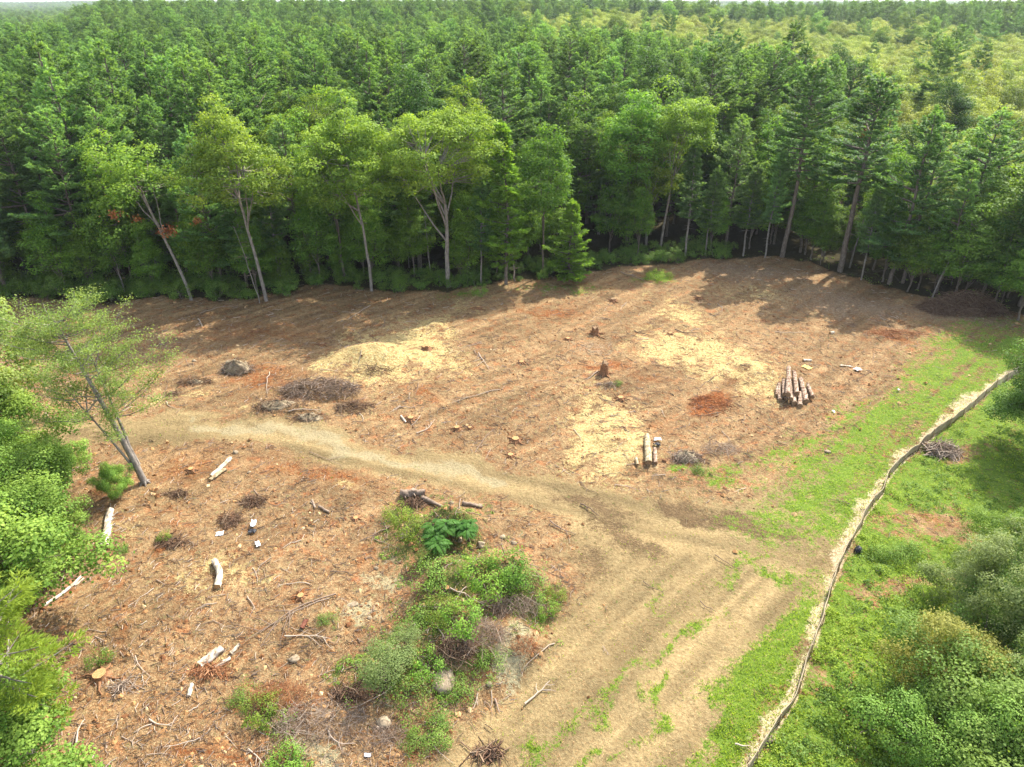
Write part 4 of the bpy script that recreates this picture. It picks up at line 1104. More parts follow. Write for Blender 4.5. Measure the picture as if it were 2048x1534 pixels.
# small shrubs beyond the fence and elsewhere
proto('weed0', 'leafy_weed', lambda: make_shrub(431, .9, .8, 1500, .075, lump=.45), 'midweed', 'bark')
proto('weed1', 'leafy_weed', lambda: make_shrub(432, .7, .9, 1500, .07, lump=.45), 'shrub', 'bark')
proto('sil', 'silvery_shrub', lambda: make_shrub(433, 2.3, 1.25, 5200, .075, lump=.25, open_=.42), 'silver', 'bark')
proto('sumac', 'sumac_shrub', lambda: make_sumac(434, 1.8, 72, .68), 'sumac', 'bark')
for key, px, py, s, lab in [
    ('weed1', 1800, 1118, 1.0, 'dark low weed clump near the bare brown patch beyond the fence'),
    ('weed1', 1762, 1112, .8, 'small weed clump next to the small black bag beyond the fence'),
    ('weed1', 1828, 1108, 1.0, 'dark weed clump with a rounded top at the brown patch'),
    ('weed1', 1990, 1045, .6, 'tiny dark bush at the edge of the picture above the brown patch'),
    ('weed1', 1916, 1102, .4, 'tiny green tuft on the brown patch beyond the fence'),
    ('weed1', 1835, 1278, 1.5, 'blue green weed clump in the shade of the silvery shrub'),
    ('weed1', 1800, 1300, 1.2, 'green weed clump between the fence and the yellow olive shrub'),
    ('weed0', 1730, 1460, 1.6, 'tall bright weed clump close to the fence near the lower edge'),
    ('weed0', 1700, 1400, 1.3, 'bright weed clump in the middle of the weedy strip'),
    ('weed1', 1790, 1425, 1.6, 'shaded tall weed beside the broad bright shrub'),
    ('weed0', 1850, 1205, 1.1, 'yellow green weed clump left open beside the silvery shrub'),
    ('weed0', 1310, 562, 1.3, 'low bright yellow green weed patch at the forest edge'),
    ('weed0', 1330, 556, .9, 'smaller yellow green weed beside the low bright patch'),
    ('weed0', 963, 590, 1.0, 'small bright fern clump beside the thin grey pole'),
    ('weed0', 195, 1325, .7, 'small round green bush above the orange cut stump'),
    # spoil heap
    ('sumac', 866, 1105, 1.15, 'dark green feathery sumac in the middle of the spoil heap'),
    ('sumac', 938, 1085, .95, 'dark feathery sumac at the stony side of the spoil heap'),
    ('sumac', 905, 1045, .5, 'smallest feathery sumac above the other two'),
    ('sil', 775, 1365, 1.0, 'rounded silvery green shrub at the foot of the spoil heap'),
    ('sil', 812, 1305, .62, 'upright silvery shrub growing close behind the rounded one'),
    ('weed0', 815, 1070, 1.1, 'yellow green shrub by the sumac on the spoil heap'),
    ('weed0', 795, 1040, .9, 'pale yellow weed below the rotten log'),
    ('weed1', 860, 1160, 1.2, 'dark green weed under the sumac'),
    ('weed0', 965, 1170, 1.4, 'broad yellow green shrub on the crest of the spoil heap'),
    ('weed0', 1015, 1165, 1.3, 'yellow green shrub next to the crest shrub'),
    ('weed1', 1050, 1175, 1.1, 'green shrub at the outer side of the crest'),
    ('weed0', 920, 1255, 1.2, 'bright green upright weed halfway down the heap'),
    ('weed0', 880, 1235, 1.0, 'bright weed beside the upright one halfway down'),
    ('weed1', 835, 1250, 1.2, 'dull green weed above the silvery shrubs'),
    ('weed1', 815, 1395, 1.1, 'low yellow green bush in front of the silvery shrub'),
    ('weed0', 860, 1340, .9, 'yellow green weed between the silvery shrub and the boulder'),
    ('weed1', 930, 1385, .9, 'green weed clump below the pale boulder'),
    ('weed1', 975, 1330, .8, 'low green mat on the pale bare slope'),
    ('weed1', 870, 1480, .8, 'small green weed near the lower picture edge in the middle'),
    ('weed1', 830, 1500, .7, 'round green weed at the lower picture edge'),
    ('weed1', 880, 1440, .7, 'green weed above the round one near the lower edge'),
    ('weed0', 520, 1438, 1.0, 'bright yellow green weed patch among rusty brush'),
    ('weed1', 490, 1400, .8, 'dark weed behind the bright patch in rusty brush'),
    ('weed0', 575, 1540, 1.0, 'green weed at the lower edge below the rusty brush'),
    ('weed1', 655, 1245, .6, 'small dark green sprig beside the rusty pipe'),
    ('weed0', 1090, 1225, .7, 'low creeping weed on the outer slope of the heap'),
    ('weed0', 1110, 1190, .6, 'yellowish creeping weed at the outer slope edge'),
    ('weed0', 330, 1080, .5, 'yellowish grass tuft near the peeling fallen log'),
    ('weed1', 1235, 770, .5, 'olive tuft beside the tall red brown stump'),
    ('weed0', 245, 1105, .5, 'green sprig at the broken end of the peeling log'),
    ('weed1', 1400, 945, .7, 'small green weed below the uprooted stump')]:
    cat = 'shrub' if key in ('sil', 'sumac') else 'plant'
    if PROTO[key]['root'] is None: pass
    place(key, P(px, py), rz_.uniform(0, 6.28), s * (1.1 if 680 < px < 1130 and key.startswith('weed') else 1), lab, 'shrub' if cat == 'shrub' else 'weed')
# ------------------------------------------------------------------ logs, stumps, heaps, stones and scraps on the cleared ground
rf = np.random.default_rng(77)
def lumpy(b, pts, r, sides, rng, amt=.12, t=.5, mat=0):
    k0 = b.k; ring = b.tube(pts, r, sides, t, mat, cap=False)
    v = b.v[-1]; c = np.repeat(np.asarray(pts, np.float32), sides, 0)
    v[:] = c + (v - c) * (1 + rng.normal(0, amt, (len(v), 1))); return v.reshape(len(pts), sides, 3)

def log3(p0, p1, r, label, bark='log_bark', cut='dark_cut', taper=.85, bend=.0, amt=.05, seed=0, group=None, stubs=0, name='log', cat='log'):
    rng = np.random.default_rng(seed + 500)
    p0 = np.asarray(p0, float); p1 = np.asarray(p1, float); L = np.linalg.norm(p1 - p0)
    root = empty(name, tuple((p0 + p1) / 2)); tag(root, label, cat, group)
    c = (p0 + p1) / 2; d = (p1 - p0) / L; side = unit(np.cross(d, (0, 0, 1.)))
    n = 9; s = np.linspace(0, 1, n)
    pts = (p0 - c) + s[:, None] * (p1 - p0) + side * (np.sin(s * math.pi) * bend * L)[:, None] + rng.normal(0, r * .06, (n, 3))
    rr = r * (1 - (1 - taper) * s)
    b = MB(); ring = lumpy(b, pts, rr, 12, rng, amt)
    for q in range(stubs):
        o = pts[rng.integers(1, n - 1)]; az = rng.uniform(-1, 1)
        e = o + (side * math.copysign(1, az) * .8 + np.array((0, 0, .5 * rng.random())) + d * .3) * r * rng.uniform(1.6, 3)
        b.tube([o, e], [r * .22, r * .1], 5)
    b.build('bark', M[bark], root, smooth=True)
    for e, dn in ((0, -1), (-1, 1)):
        q = MB(); rg_ = ring[e] ; cc_ = rg_.mean(0); rg_ = cc_ + (rg_ - cc_) * .98 + d * dn * .004
        q.add(rg_ if dn > 0 else rg_[::-1], np.arange(12), 12); q.build('cut_end', M[cut], root)
    return root

def zp(zx, zy, ox, oy, k): return ox + zx / k, oy + zy / k
def at_z(px, py, z):
    x, y = P0(px, py, z); return np.array((x, y, z))
G0 = float(P(1590, 790)[2])
pile = [((410, 815), (395, 590), .17, .17, 'short log at the outer side of the stacked pile, bottom row'),
        ((465, 748), (458, 540), .19, .50, 'log in the middle row of the pile, next to the topmost log'),
        ((520, 745), (530, 375), .23, .92, 'topmost long pale log of the pile, lying across the others'),
        ((605, 862), (548, 560), .23, .24, 'thick log under the topmost one, its dark end facing out'),
        ((640, 735), (600, 435), .21, .60, 'second highest long pale log of the pile'),
        ((765, 838), (690, 530), .24, .25, 'mottled thick bottom log on the grass side of the pile'),
        ((682, 900), (680, 720), .20, .20, 'bottom log sticking out farthest towards the track'),
        ((855, 782), (790, 610), .18, .18, 'outermost mottled log lying loose on the grass side of the pile'),
        ((556, 810), (520, 560), .19, .55, 'log wedged beneath the topmost pale log'),
        ((365, 755), (372, 640), .14, .14, 'thin dark log at the chips side of the pile'),
        ((500, 805), (470, 560), .18, .19, 'dark bottom log at the heart of the pile')]
for k, (a_, b_, r, z, lab) in enumerate(pile):
    pa = at_z(*zp(*a_, 1500, 680, 6.827), G0 + z); pb2 = at_z(*zp(*b_, 1500, 680, 6.827), G0 + z * .95)
    log3(pa, pb2, r, lab, seed=k, group='logs stacked in the pile', amt=.06)
G1 = float(P(1300, 920)[2])
log3(at_z(1296.6, 925, G1 + .27), at_z(1294.4, 871, G1 + .25), .27, 'thick clean pale yellow log lying alone by the wood chips', 'log_clean', seed=21)
log3(at_z(1310.5, 926, G1 + .16), at_z(1309.5, 897, G1 + .16), .17, 'shorter brown log touching the thick pale yellow log', seed=22)
log3(at_z(1274.5, 929, G1 + .12), at_z(1272, 915, G1 + .14), .12, 'short stub of log half buried in chips beside the thick pale log', 'log_clean', seed=23)
log3(at_z(1325, 920, G1 + .1), at_z(1333, 922, G1 + .1), .10, 'short dark round of wood near the two cut logs', 'stump', seed=24)

def glog(a_, b_, r, lab, bark='dead', cut='cut', **k):
    pa = P(*a_); pb2 = P(*b_); pa[2] += r * .7; pb2[2] += r * .7
    return log3(pa, pb2, r, lab, bark, cut, **k)
glog((436, 1178), (429, 1124), .20, 'bleached white crooked log lying on brown litter', 'white_wood', bend=.08, amt=.1, seed=31, stubs=2)
glog((209, 1098), (223, 1024), .25, 'long peeling log with a broken rusty end beside the green bushes', 'white_wood', 'stump', amt=.14, seed=32, stubs=3)
glog((88, 1214), (164, 1154), .10, 'long thin bare branch lying diagonally near the corner pine', 'white_wood', bend=.05, seed=33, stubs=2)
glog((168, 1158), (150, 1172), .06, 'short forked piece beside the upper end of the diagonal branch', 'white_wood', seed=34)
glog((424, 955), (462, 918), .15, 'split rotten pale log in two halves, the upper piece', 'white_wood', 'cut', amt=.25, seed=35)
glog((420, 962), (452, 940), .13, 'lower yellowish slab of the split rotten log', 'log_clean', 'cut', amt=.3, seed=36)
glog((400, 1334), (446, 1300), .22, 'wide bleached split slab of wood near the lower picture edge', 'white_wood', 'white_wood', amt=.22, seed=37)
glog((430, 1337), (462, 1318), .10, 'thin pale splinter in front of the wide bleached slab', 'white_wood', 'white_wood', amt=.2, seed=38)
glog((462, 1308), (480, 1289), .09, 'pale splinter end poking out behind the wide bleached slab', 'white_wood', 'white_wood', amt=.2, seed=39)
glog((378, 1394), (384, 1370), .11, 'short bleached chunk of wood standing near orange chips', 'white_wood', 'white_wood', amt=.2, seed=40)
glog((803, 992), (850, 990), .34, 'fat rotten grey log stump lying on top of the spoil heap', 'dead', 'stump', taper=.6, amt=.2, seed=41, stubs=3)
glog((845, 998), (888, 1018), .17, 'weathered limb running down from the fat rotten log', 'dead', 'dead', taper=.5, amt=.15, seed=42)
glog((925, 1008), (965, 1016), .14, 'flat grey half buried limb beside pale stones above the heap', 'dead', 'dead', amt=.2, seed=43)
glog((624, 1002), (631, 1018), .09, 'short brown log, the smaller of two lying close together', 'dead', seed=44)
glog((638, 1014), (660, 1027), .10, 'short brown log, the longer of two lying close together', 'dead', seed=45)
glog((1606, 722), (1622, 722), .12, 'pale chunk of wood on dark litter just above the yellow board', 'white_wood', seed=46)
glog((802, 833), (812, 846), .09, 'short pale topped piece of limb by a small stump', 'white_wood', seed=47)
glog((700, 772), (708, 776), .17, 'short white cut round near the big brush heap', 'white_wood', 'cut', seed=48)
glog((1660, 668), (1668, 666), .15, 'small white log end in the brown litter beyond the log pile', 'white_wood', 'cut', seed=49)
glog((604, 1258), (614, 1240), .0001 + .13, 'short rusty brown pipe like log stub on the bare slope', 'rusty', 'black', seed=50)

def stump(px, py, r, h, lab, bark='stump', cut='cut', seed=0, roots=6, spl=.12, tilt=0):
    rng = np.random.default_rng(seed + 900); p = P(px, py)
    root = empty('tree_stump', p, rng.uniform(0, 6)); tag(root, lab, 'stump'); root.rotation_euler[0] = tilt
    b = MB(); th = np.linspace(0, 2 * math.pi, 18, endpoint=False)
    rings = []
    for z, k in ((-.15, 1.75), (.08, 1.45), (.25 * h + .05, 1.12), (.6 * h, 1.0), (h, .95)):
        rr = r * (1 + (k - 1) * (.75 + .55 * np.sin(th * roots / 1.0 + seed)) + rng.normal(0, .035, 18))
        zz = np.full(18, z) + (rng.normal(0, spl * h, 18) * (z == h))
        rings.append(np.column_stack([np.cos(th) * rr, np.sin(th) * rr, zz]))
    v = np.concatenate(rings); i = np.arange(4)[:, None] * 18; j = np.arange(18)[None]; j2 = (j + 1) % 18
    b.add(v, np.stack([i + j, i + j2, i + 18 + j2, i + 18 + j], -1).reshape(-1, 4), 4)
    for q in range(roots):
        az = q * 6.283 / roots + rng.normal(0, .2); L = r * rng.uniform(1.8, 3)
        b.tube([(math.cos(az) * r * .9, math.sin(az) * r * .9, .12), (math.cos(az) * (r + L * .5), math.sin(az) * (r + L * .5), .05), (math.cos(az + .2) * (r + L), math.sin(az + .2) * (r + L), -.08)], [r * .25, r * .16, r * .06], 5)
    b.build('stump_base', M[bark], root, smooth=True)
    q = MB(); top = rings[-1]; cen = top.mean(0)[None]
    inner = cen + (top - cen) * .97
    q.add(np.concatenate([inner, cen]), [(a_, (a_ + 1) % 18, 18) for a_ in range(18)], 3)
    q.v[-1][:, 2] += .006
    q.build('cut_top', M[cut], root)
for k, a_ in enumerate([
    (1190, 668, .36, .75, 'wide flared dark stump with a pale tip, beyond the tall red brown one'), (1208, 748, .36, 1.0, 'tallest red brown stump among rusty needles'),
    (852, 699, .36, .42, 'stump with a yellow cut top in the middle of the pale chips'), (822, 840, .26, .30, 'small grey stump beside a pale topped limb'),
    (914, 860, .24, .32, 'small stump with a bright round yellow cut top'), (1031, 882, .30, .28, 'dark stump with an orange cut top'),
    (1226, 602, .30, .30, 'small dark stump far back near the forest edge'), (957, 617, .24, .25, 'stump with orange top near the forest edge shadow'),
    (1397, 597, .28, .3, 'round dark stump at the rim of the back shadow'), (202, 1356, .34, .34, 'stump with a fresh orange round cut by the corner pine'),
    (1241, 798, .26, .22, 'low dark stump below the tall red brown stump'), (1021, 912, .22, .18, 'low stump sunk in orange litter near the track'),
    (940, 858, .15, .2, 'tiny stump next to the one with the bright round top'), (455, 1038, .28, .22, 'ragged brown stump above two white scraps'),
    (383, 942, .22, .25, 'low red brown stump behind the split rotten log'), (602, 1195, .2, .2, 'reddish low stump near the long branch bundle'),
    (1043, 726, .22, .18, 'flat light brown stump in the open middle ground'), (1136, 680, .24, .25, 'small dark stump between two flared stumps'),
    (712, 1038, .18, .15, 'small stump near two short logs'), (645, 690, .26, .22, 'shadowed stump at the rim of the chip heap'),
    (1340, 668, .2, .16, 'tiny stump at the upper end of the long chip streak'), (510, 662, .22, .2, 'orange topped stump in the tree shadow')]):
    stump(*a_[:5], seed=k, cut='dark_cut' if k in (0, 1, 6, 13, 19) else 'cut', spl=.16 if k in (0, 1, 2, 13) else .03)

def heap(px, py, rx, ry, h, n, lab, mat='dark_brush', seed=0, L=(.5, 1.6), r=(.008, .03), name='brush_pile', cat='brush pile', core=None, tt=(0, 1)):
    """a heap of tangled dead branches"""
    rng = np.random.default_rng(seed + 40); p = P(px, py)
    b = MB()
    for k in range(n):
        a_ = rng.uniform(0, 6.28); q = math.sqrt(rng.random()); x = math.cos(a_) * q * rx; y = math.sin(a_) * q * ry
        z = h * (1 - q * q) * rng.uniform(.1, 1.0) + .03; l = rng.uniform(*L)
        d = unit(np.array((rng.normal(), rng.normal(), rng.normal(0, .38)))); t = np.linspace(-.5, .5, 4)[:, None]
        c = np.array((x, y, z)) + d * t * l + np.array((0, 0, -.25)) * (t * 2) ** 2 * l * .5 + rng.normal(0, .05, (4, 3))
        c[:, 2] = np.maximum(c[:, 2], -.05)
        b.tube(c, np.linspace(1, .35, 4) * rng.uniform(*r), 3, t=rng.uniform(*tt), cap=False)
    if core:
        root = empty(name, p, 0); tag(root, lab, cat)
        b.build('branches', M[mat], root)
        q = MB(); u = np.linspace(0, 2 * math.pi, 20, endpoint=False); rings = []
        for f_ in np.linspace(0, 1, 7):
            rr = math.cos(f_ * math.pi / 2) ** .7; rings.append(np.column_stack([np.cos(u) * rx * core[0] * rr, np.sin(u) * ry * core[0] * rr, np.full(20, -.1 + f_ * (h * core[1] + .1))]))
        v = np.concatenate(rings); v += rng.normal(0, .12 * h, v.shape) * (.5, .5, 1)
        i = np.arange(6)[:, None] * 20; j = np.arange(20)[None]; j2 = (j + 1) % 20
        q.add(v, np.stack([i + j, i + j2, i + 20 + j2, i + 20 + j], -1).reshape(-1, 4), 4); q.add(v[-20:], np.arange(20), 20)
        q.build('soil_core', M[core[2]], root, smooth=False)
        return root
    o = b.build(name, M[mat]); o.location = p; return tag(o, lab, cat)
heap(473, 742, 1.6, .9, 1.3, 260, 'big grey brown root ball with roots sticking out, standing in sun by the shadow', 'grey_brush', 1, core=(.8, .85, 'root'), name='root_ball', cat='root ball')
heap(640, 780, 3.6, 1.6, 1.15, 900, 'widest tangled brush heap beside the pale chips', 'grey_brush', 2, tt=(0, .8))
heap(560, 812, 2.4, 1.0, .6, 260, 'low soil clod and twig heap just above the track', 'dark_brush', 3, core=(.7, .8, 'root'))
heap(620, 838, 1.5, .7, .55, 120, 'small yellowish clod heap nearest the track', 'dark_brush', 4, core=(.8, .8, 'root'))
heap(708, 815, 1.7, .9, .6, 240, 'dark snarl of roots between the brush heap and the track', 'dark_brush', 5)
heap(745, 742, 2.0, .9, .5, 200, 'broken roots on the shaded flank of the chip heap', 'dark_brush', 6)
heap(390, 765, 1.6, .6, .45, 150, 'low dark root tangle behind the leaning tree', 'dark_brush', 7, core=(.5, .7, 'root'))
heap(350, 790, 1.0, .5, .35, 90, 'smaller dark root tangle next to the pale sandy patch', 'dark_brush', 8)
heap(1925, 618, 4.6, 2.2, 2.3, 1500, 'large dark brush pile under the trees at the shaded far end', 'dark_brush', 9, L=(.8, 2.6), tt=(.1, 1))
heap(1985, 628, 2.5, 1.2, 1.0, 240, 'lower brown brush at the end of the large dark pile', 'dark_brush', 10)
heap(1885, 902, 1.3, .95, .8, 240, 'heap of bleached grey branches behind the silt fence', 'grey_brush', 11, r=(.015, .05), tt=(.4, 1), L=(.6, 1.7))
heap(1420, 808, 2.0, 1.4, .2, 300, 'low heap of rusty red dead pine boughs', 'red_brush', 12, tt=(0, .6), L=(.3, .9))
heap(1372, 918, 1.3, .8, .7, 220, 'uprooted brown root plate with twigs near the two cut logs', 'grey_brush', 13, core=(.7, .9, 'root'))
heap(1440, 900, 1.6, .8, .5, 240, 'pale wispy twig heap beside the uprooted root plate', 'grey_brush', 14, r=(.004, .012), tt=(.4, 1))
heap(1790, 668, 3.0, 1.0, .35, 240, 'reddish brush heap beyond the log pile near the grass', 'red_brush', 15, tt=(.2, 1))
heap(508, 1003, .9, .5, .45, 160, 'dark root clump in the litter left of the spoil heap', 'dark_brush', 16)
heap(460, 1040, .8, .6, .5, 140, 'root clump with pale splinters above the white scraps', 'dark_brush', 17, tt=(.2, 1))
heap(345, 1085, 1.2, .5, .35, 160, 'red brown root clump close to the peeling log', 'dark_brush', 18)
heap(352, 990, .8, .4, .3, 90, 'small brown twig clump below the leaning tree', 'dark_brush', 19)
heap(415, 1345, 1.0, .4, .3, 170, 'rusty dead bough in front of the bleached slab', 'red_brush', 20, tt=(0, 1))
heap(560, 1395, 1.5, .9, .6, 420, 'rusty brown dry bush amid green weeds', 'red_brush', 21, L=(.3, .9), r=(.005, .012), tt=(0, .6))
heap(1050, 1292, .8, .6, .5, 260, 'small orange brown dead bush on the outer slope', 'red_brush', 22, L=(.2, .6), r=(.004, .01), tt=(.1, .7))
heap(945, 1270, 1.8, 1.0, .7, 420, 'grey brown dry twig tangle between green shrubs on the heap', 'grey_brush', 23, r=(.005, .016), tt=(.1, .8))
heap(905, 1300, 1.1, .8, .6, 260, 'dark woody roots above the pale boulder', 'dark_brush', 24)
heap(1010, 1215, 2.2, .8, .7, 420, 'tangle of thin branches below the yellow green crest shrubs', 'grey_brush', 25, r=(.005, .018), tt=(.1, .9))
heap(715, 1390, 1.3, .5, .4, 260, 'dark woody tangle in the shade of the rounded silvery shrub', 'dark_brush', 26)
heap(640, 1440, 2.2, 1.0, .35, 520, 'wide mat of dry tan stalks at the lower picture edge', 'grey_brush', 27, r=(.004, .012), tt=(.3, 1))
heap(760, 1470, 1.4, .7, .3, 260, 'dry stalk mat by the white stone at the lower edge', 'grey_brush', 28, r=(.004, .012), tt=(.2, .9))
heap(975, 1505, .8, .3, .2, 60, 'few thick brown roots at the lower picture edge', 'dark_brush', 29, r=(.02, .05))
heap(830, 1010, 1.0, .4, .5, 140, 'roots hanging under the fat rotten log', 'dark_brush', 30)
heap(245, 1375, .7, .4, .3, 60, 'bleached grey twigs beside the orange cut stump', 'grey_brush', 31, tt=(.5, 1), r=(.01, .03))
heap(1215, 770, 1.0, .4, .25, 60, 'grey roots at the foot of the tall red brown stump', 'grey_brush', 32)

def rock(px, py, s, lab, seed, mat='rock', name='stone', cat='stone', flat=.6):
    rng = np.random.default_rng(seed + 300); bm_ = MB(); n1_, n2_ = 10, 14
    ph = np.linspace(0, math.pi, n1_); th = np.linspace(0, 2 * math.pi, n2_, endpoint=False)
    d = np.stack([np.sin(ph)[:, None] * np.cos(th), np.sin(ph)[:, None] * np.sin(th), np.cos(ph)[:, None] * np.ones(n2_)], -1)
    off = rng.uniform(0, 9, 3)
    rr = 1 + .5 * (vnoise(d[..., 0] * 1.6 + off[0], d[..., 1] * 1.6 + d[..., 2] * 1.9 + off[1], seed) - .5) + .25 * (vnoise(d[..., 0] * 4 + off[1], d[..., 2] * 4 + d[..., 1] * 3, seed + 1) - .5)
    rr[0] = rr[0].mean(); rr[-1] = rr[-1].mean()
    v = (d * rr[..., None] * np.array(s)).reshape(-1, 3)
    i = np.arange(n1_ - 1)[:, None] * n2_; j = np.arange(n2_)[None]; j2 = (j + 1) % n2_
    bm_.add(v, np.stack([i + j, i + n2_ + j, i + n2_ + j2, i + j2], -1).reshape(-1, 4), 4)
    o = bm_.build(name, M[mat], smooth=False); p = P(px, py); o.location = (p[0], p[1], p[2] + s[2] * .1); o.rotation_euler = (0, 0, rng.uniform(0, 6))
    return tag(o, lab, cat)
for k, (px, py, s, lab) in enumerate([
    (886, 1362, (.80, .6, .30), 'big pale granite boulder half sunk in the spoil heap'), (768, 1446, (.40, .32, .2), 'white faced stone among dry stalks at the lower edge'),
    (1028, 1087, (.20, .17, .16), 'rounded pale stone on the outer side of the heap'), (1005, 1075, (.2, .2, .12), 'flat pale stone just uphill of the rounded one'),
    (903, 1006, (.16, .14, .12), 'small stone beside the weathered limb'), (958, 1012, (.28, .2, .16), 'angular pale stone above the sumac'),
    (978, 1369, (.18, .16, .12), 'small pale stone on the lower slope of the heap'), (962, 1090, (.3, .22, .2), 'pale stone tucked against the dark sumac'),
    (740, 1237, (.15, .13, .1), 'small round pale stone on the bare slope'), (706, 1210, (.3, .22, .12), 'flat tan stone on the bare slope'),
    (471, 906, (.22, .2, .2), 'grey stone at the lower rim of the track'), (498, 945, (.14, .12, .1), 'small white stone below the grey one at the track'),
    (388, 722, (.2, .16, .14), 'pale stone in sun next to the root ball'), (753, 1137, (.14, .12, .1), 'tiny pale stone on the shaded flank'),
    (589, 1318, (.28, .22, .14), 'pale grey stone in dry litter under the long branches'), (808, 1072, (.3, .25, .2), 'pale stone under the yellow green shrub'),
    (1655, 903, (.26, .2, .1), 'pale stone lying in the grass stripe'), (362, 985, (.13, .11, .1), 'small white stone next to the twig clump'),
    (1540, 1478, (.28, .22, .15), 'pale stone against the silt fence near the lower edge'), (920, 1085, (.18, .16, .14), 'stone between the two feathery sumacs')]):
    rock(px, py, s, lab, k)

def scrap(px, py, w, l, lab, seed, mat='white', rot=0, h=.12, name='plastic_scrap', cat='scrap'):
    """a crumpled sheet with thickness"""
    rng = np.random.default_rng(seed + 70); b = MB(); n = 9
    u = np.linspace(-.5, .5, n); X, Y = np.meshgrid(u * w, u * l)
    edge_ = 1 - .35 * rng.random((n, n)) * (np.maximum(np.abs(X) / w, np.abs(Y) / l) > .42)
    X, Y = X * edge_, Y * edge_
    Z = h * (.4 + .9 * vnoise(X * 5 / w + 3, Y * 5 / l + 7, seed)) * (1 - 1.3 * np.maximum(np.abs(X) / w, np.abs(Y) / l) ** 2) + .03
    top = np.stack([X, Y, Z], -1).reshape(-1, 3); bot = top - (0, 0, .02)
    i = np.arange(n - 1)[:, None] * n + np.arange(n - 1)[None]
    f = np.stack([i, i + 1, i + n + 1, i + n], -1).reshape(-1, 4)
    rim = list(range(n)) + [k * n + n - 1 for k in range(1, n)] + [n * n - 1 - k for k in range(1, n)] + [k * n for k in range(n - 2, 0, -1)]
    sd_ = [(rim[k], rim[(k + 1) % len(rim)], rim[(k + 1) % len(rim)] + n * n, rim[k] + n * n) for k in range(len(rim))]
    b.add(np.concatenate([top, bot]), np.concatenate([f, f[:, ::-1] + n * n, np.array(sd_)[:, ::-1]]), 4)
    o = b.build(name, M[mat]); p = P(px, py); o.location = tuple(p); o.rotation_euler = (0, 0, rot); return tag(o, lab, cat)
scrap(440, 1069, .55, .45, 'crumpled flat white scrap, the one lying farther from the spoil heap', 1, rot=.3)
scrap(508, 1052, .38, .75, 'upright white torn scrap with a dark shadow sheet at its base', 2, rot=.1, h=.35)
scrap(516, 1090, .32, .62, 'long white torn scrap just below the upright white one', 3, rot=.5, h=.14)
scrap(505, 1066, .6, .35, 'black crumpled sheet standing for the shadow at the base of the upright white one', 4, 'black', h=.22)  # shadow under the white piece, put in as a dark sheet
scrap(1315, 882, .7, .35, 'crumpled grey white scrap beside the thick pale yellow log', 5, h=.25)
scrap(1313, 892, .6, .35, 'dark crumpled scrap between the cut logs', 6, 'black', h=.25)
scrap(1714, 741, .75, .6, 'white board scrap with a folded corner beyond the log pile', 7, rot=.4, h=.2)
scrap(1692, 733, 1.3, .22, 'long thin pale strip next to the white board scrap', 8, 'white_wood', rot=-.25, h=.1)
scrap(1613, 736, .75, .95, 'yellow brown board lying flat beyond the log pile', 9, 'board', rot=.7, h=.12, name='board', cat='board')
scrap(1667, 824, .2, .4, 'small pale scrap at the start of the grass near the log pile', 10, h=.08)
scrap(1797, 780, .2, .25, 'tiny bluish scrap in the grass far beyond the log pile', 11, h=.06)
scrap(735, 1512, .35, .22, 'small white scrap at the lower picture edge', 12, h=.08)
rock(1717, 1101, (.27, .22, .26), 'small black bag lying against the silt fence', 60, 'black', 'rubbish_bag', 'bag')

# fallen branches, each one a thing
def branch(a_, b_, r, lab, seed, mat='grey_brush', forks=3, group=None, lift=.05, t=.7, name='fallen_branch', cat='branch'):
    rng = np.random.default_rng(seed + 1700); A_ = P(*a_); B_ = P(*b_); L = np.linalg.norm(B_ - A_)
    n = 7; s = np.linspace(0, 1, n); side = unit(np.cross(B_ - A_, (0, 0, 1.)))
    pts = A_ + s[:, None] * (B_ - A_) + side * (np.sin(s * 3.14) * rng.normal(0, .06) * L + np.cumsum(rng.normal(0, .015, n)) * L)[:, None]
    pts[:, 2] = hgt(pts[:, 0], pts[:, 1]) + r + lift * np.abs(rng.normal(1, .6, n))
    b = MB(); loc = A_; b.tube(pts - loc, r * np.linspace(1, .35, n), 5, t=t)
    for q in range(forks):
        u = rng.integers(2, n - 1); o = pts[u] - loc; sg = rng.choice((-1, 1))
        d = unit((B_ - A_) / L * rng.uniform(.4, 1) + side * sg * rng.uniform(.4, .9)); l = L * rng.uniform(.15, .4)
        e = o + d * l; e[2] = float(hgt(e[0] + loc[0], e[1] + loc[1])) - loc[2] + r * .5 + lift
        b.tube([o, (o + e) / 2 + rng.normal(0, .03, 3), e], [r * .55, r * .4, r * .2], 4, t=t)
    o = b.build(name, M[mat]); o.location = tuple(loc); return tag(o, lab, cat, group)
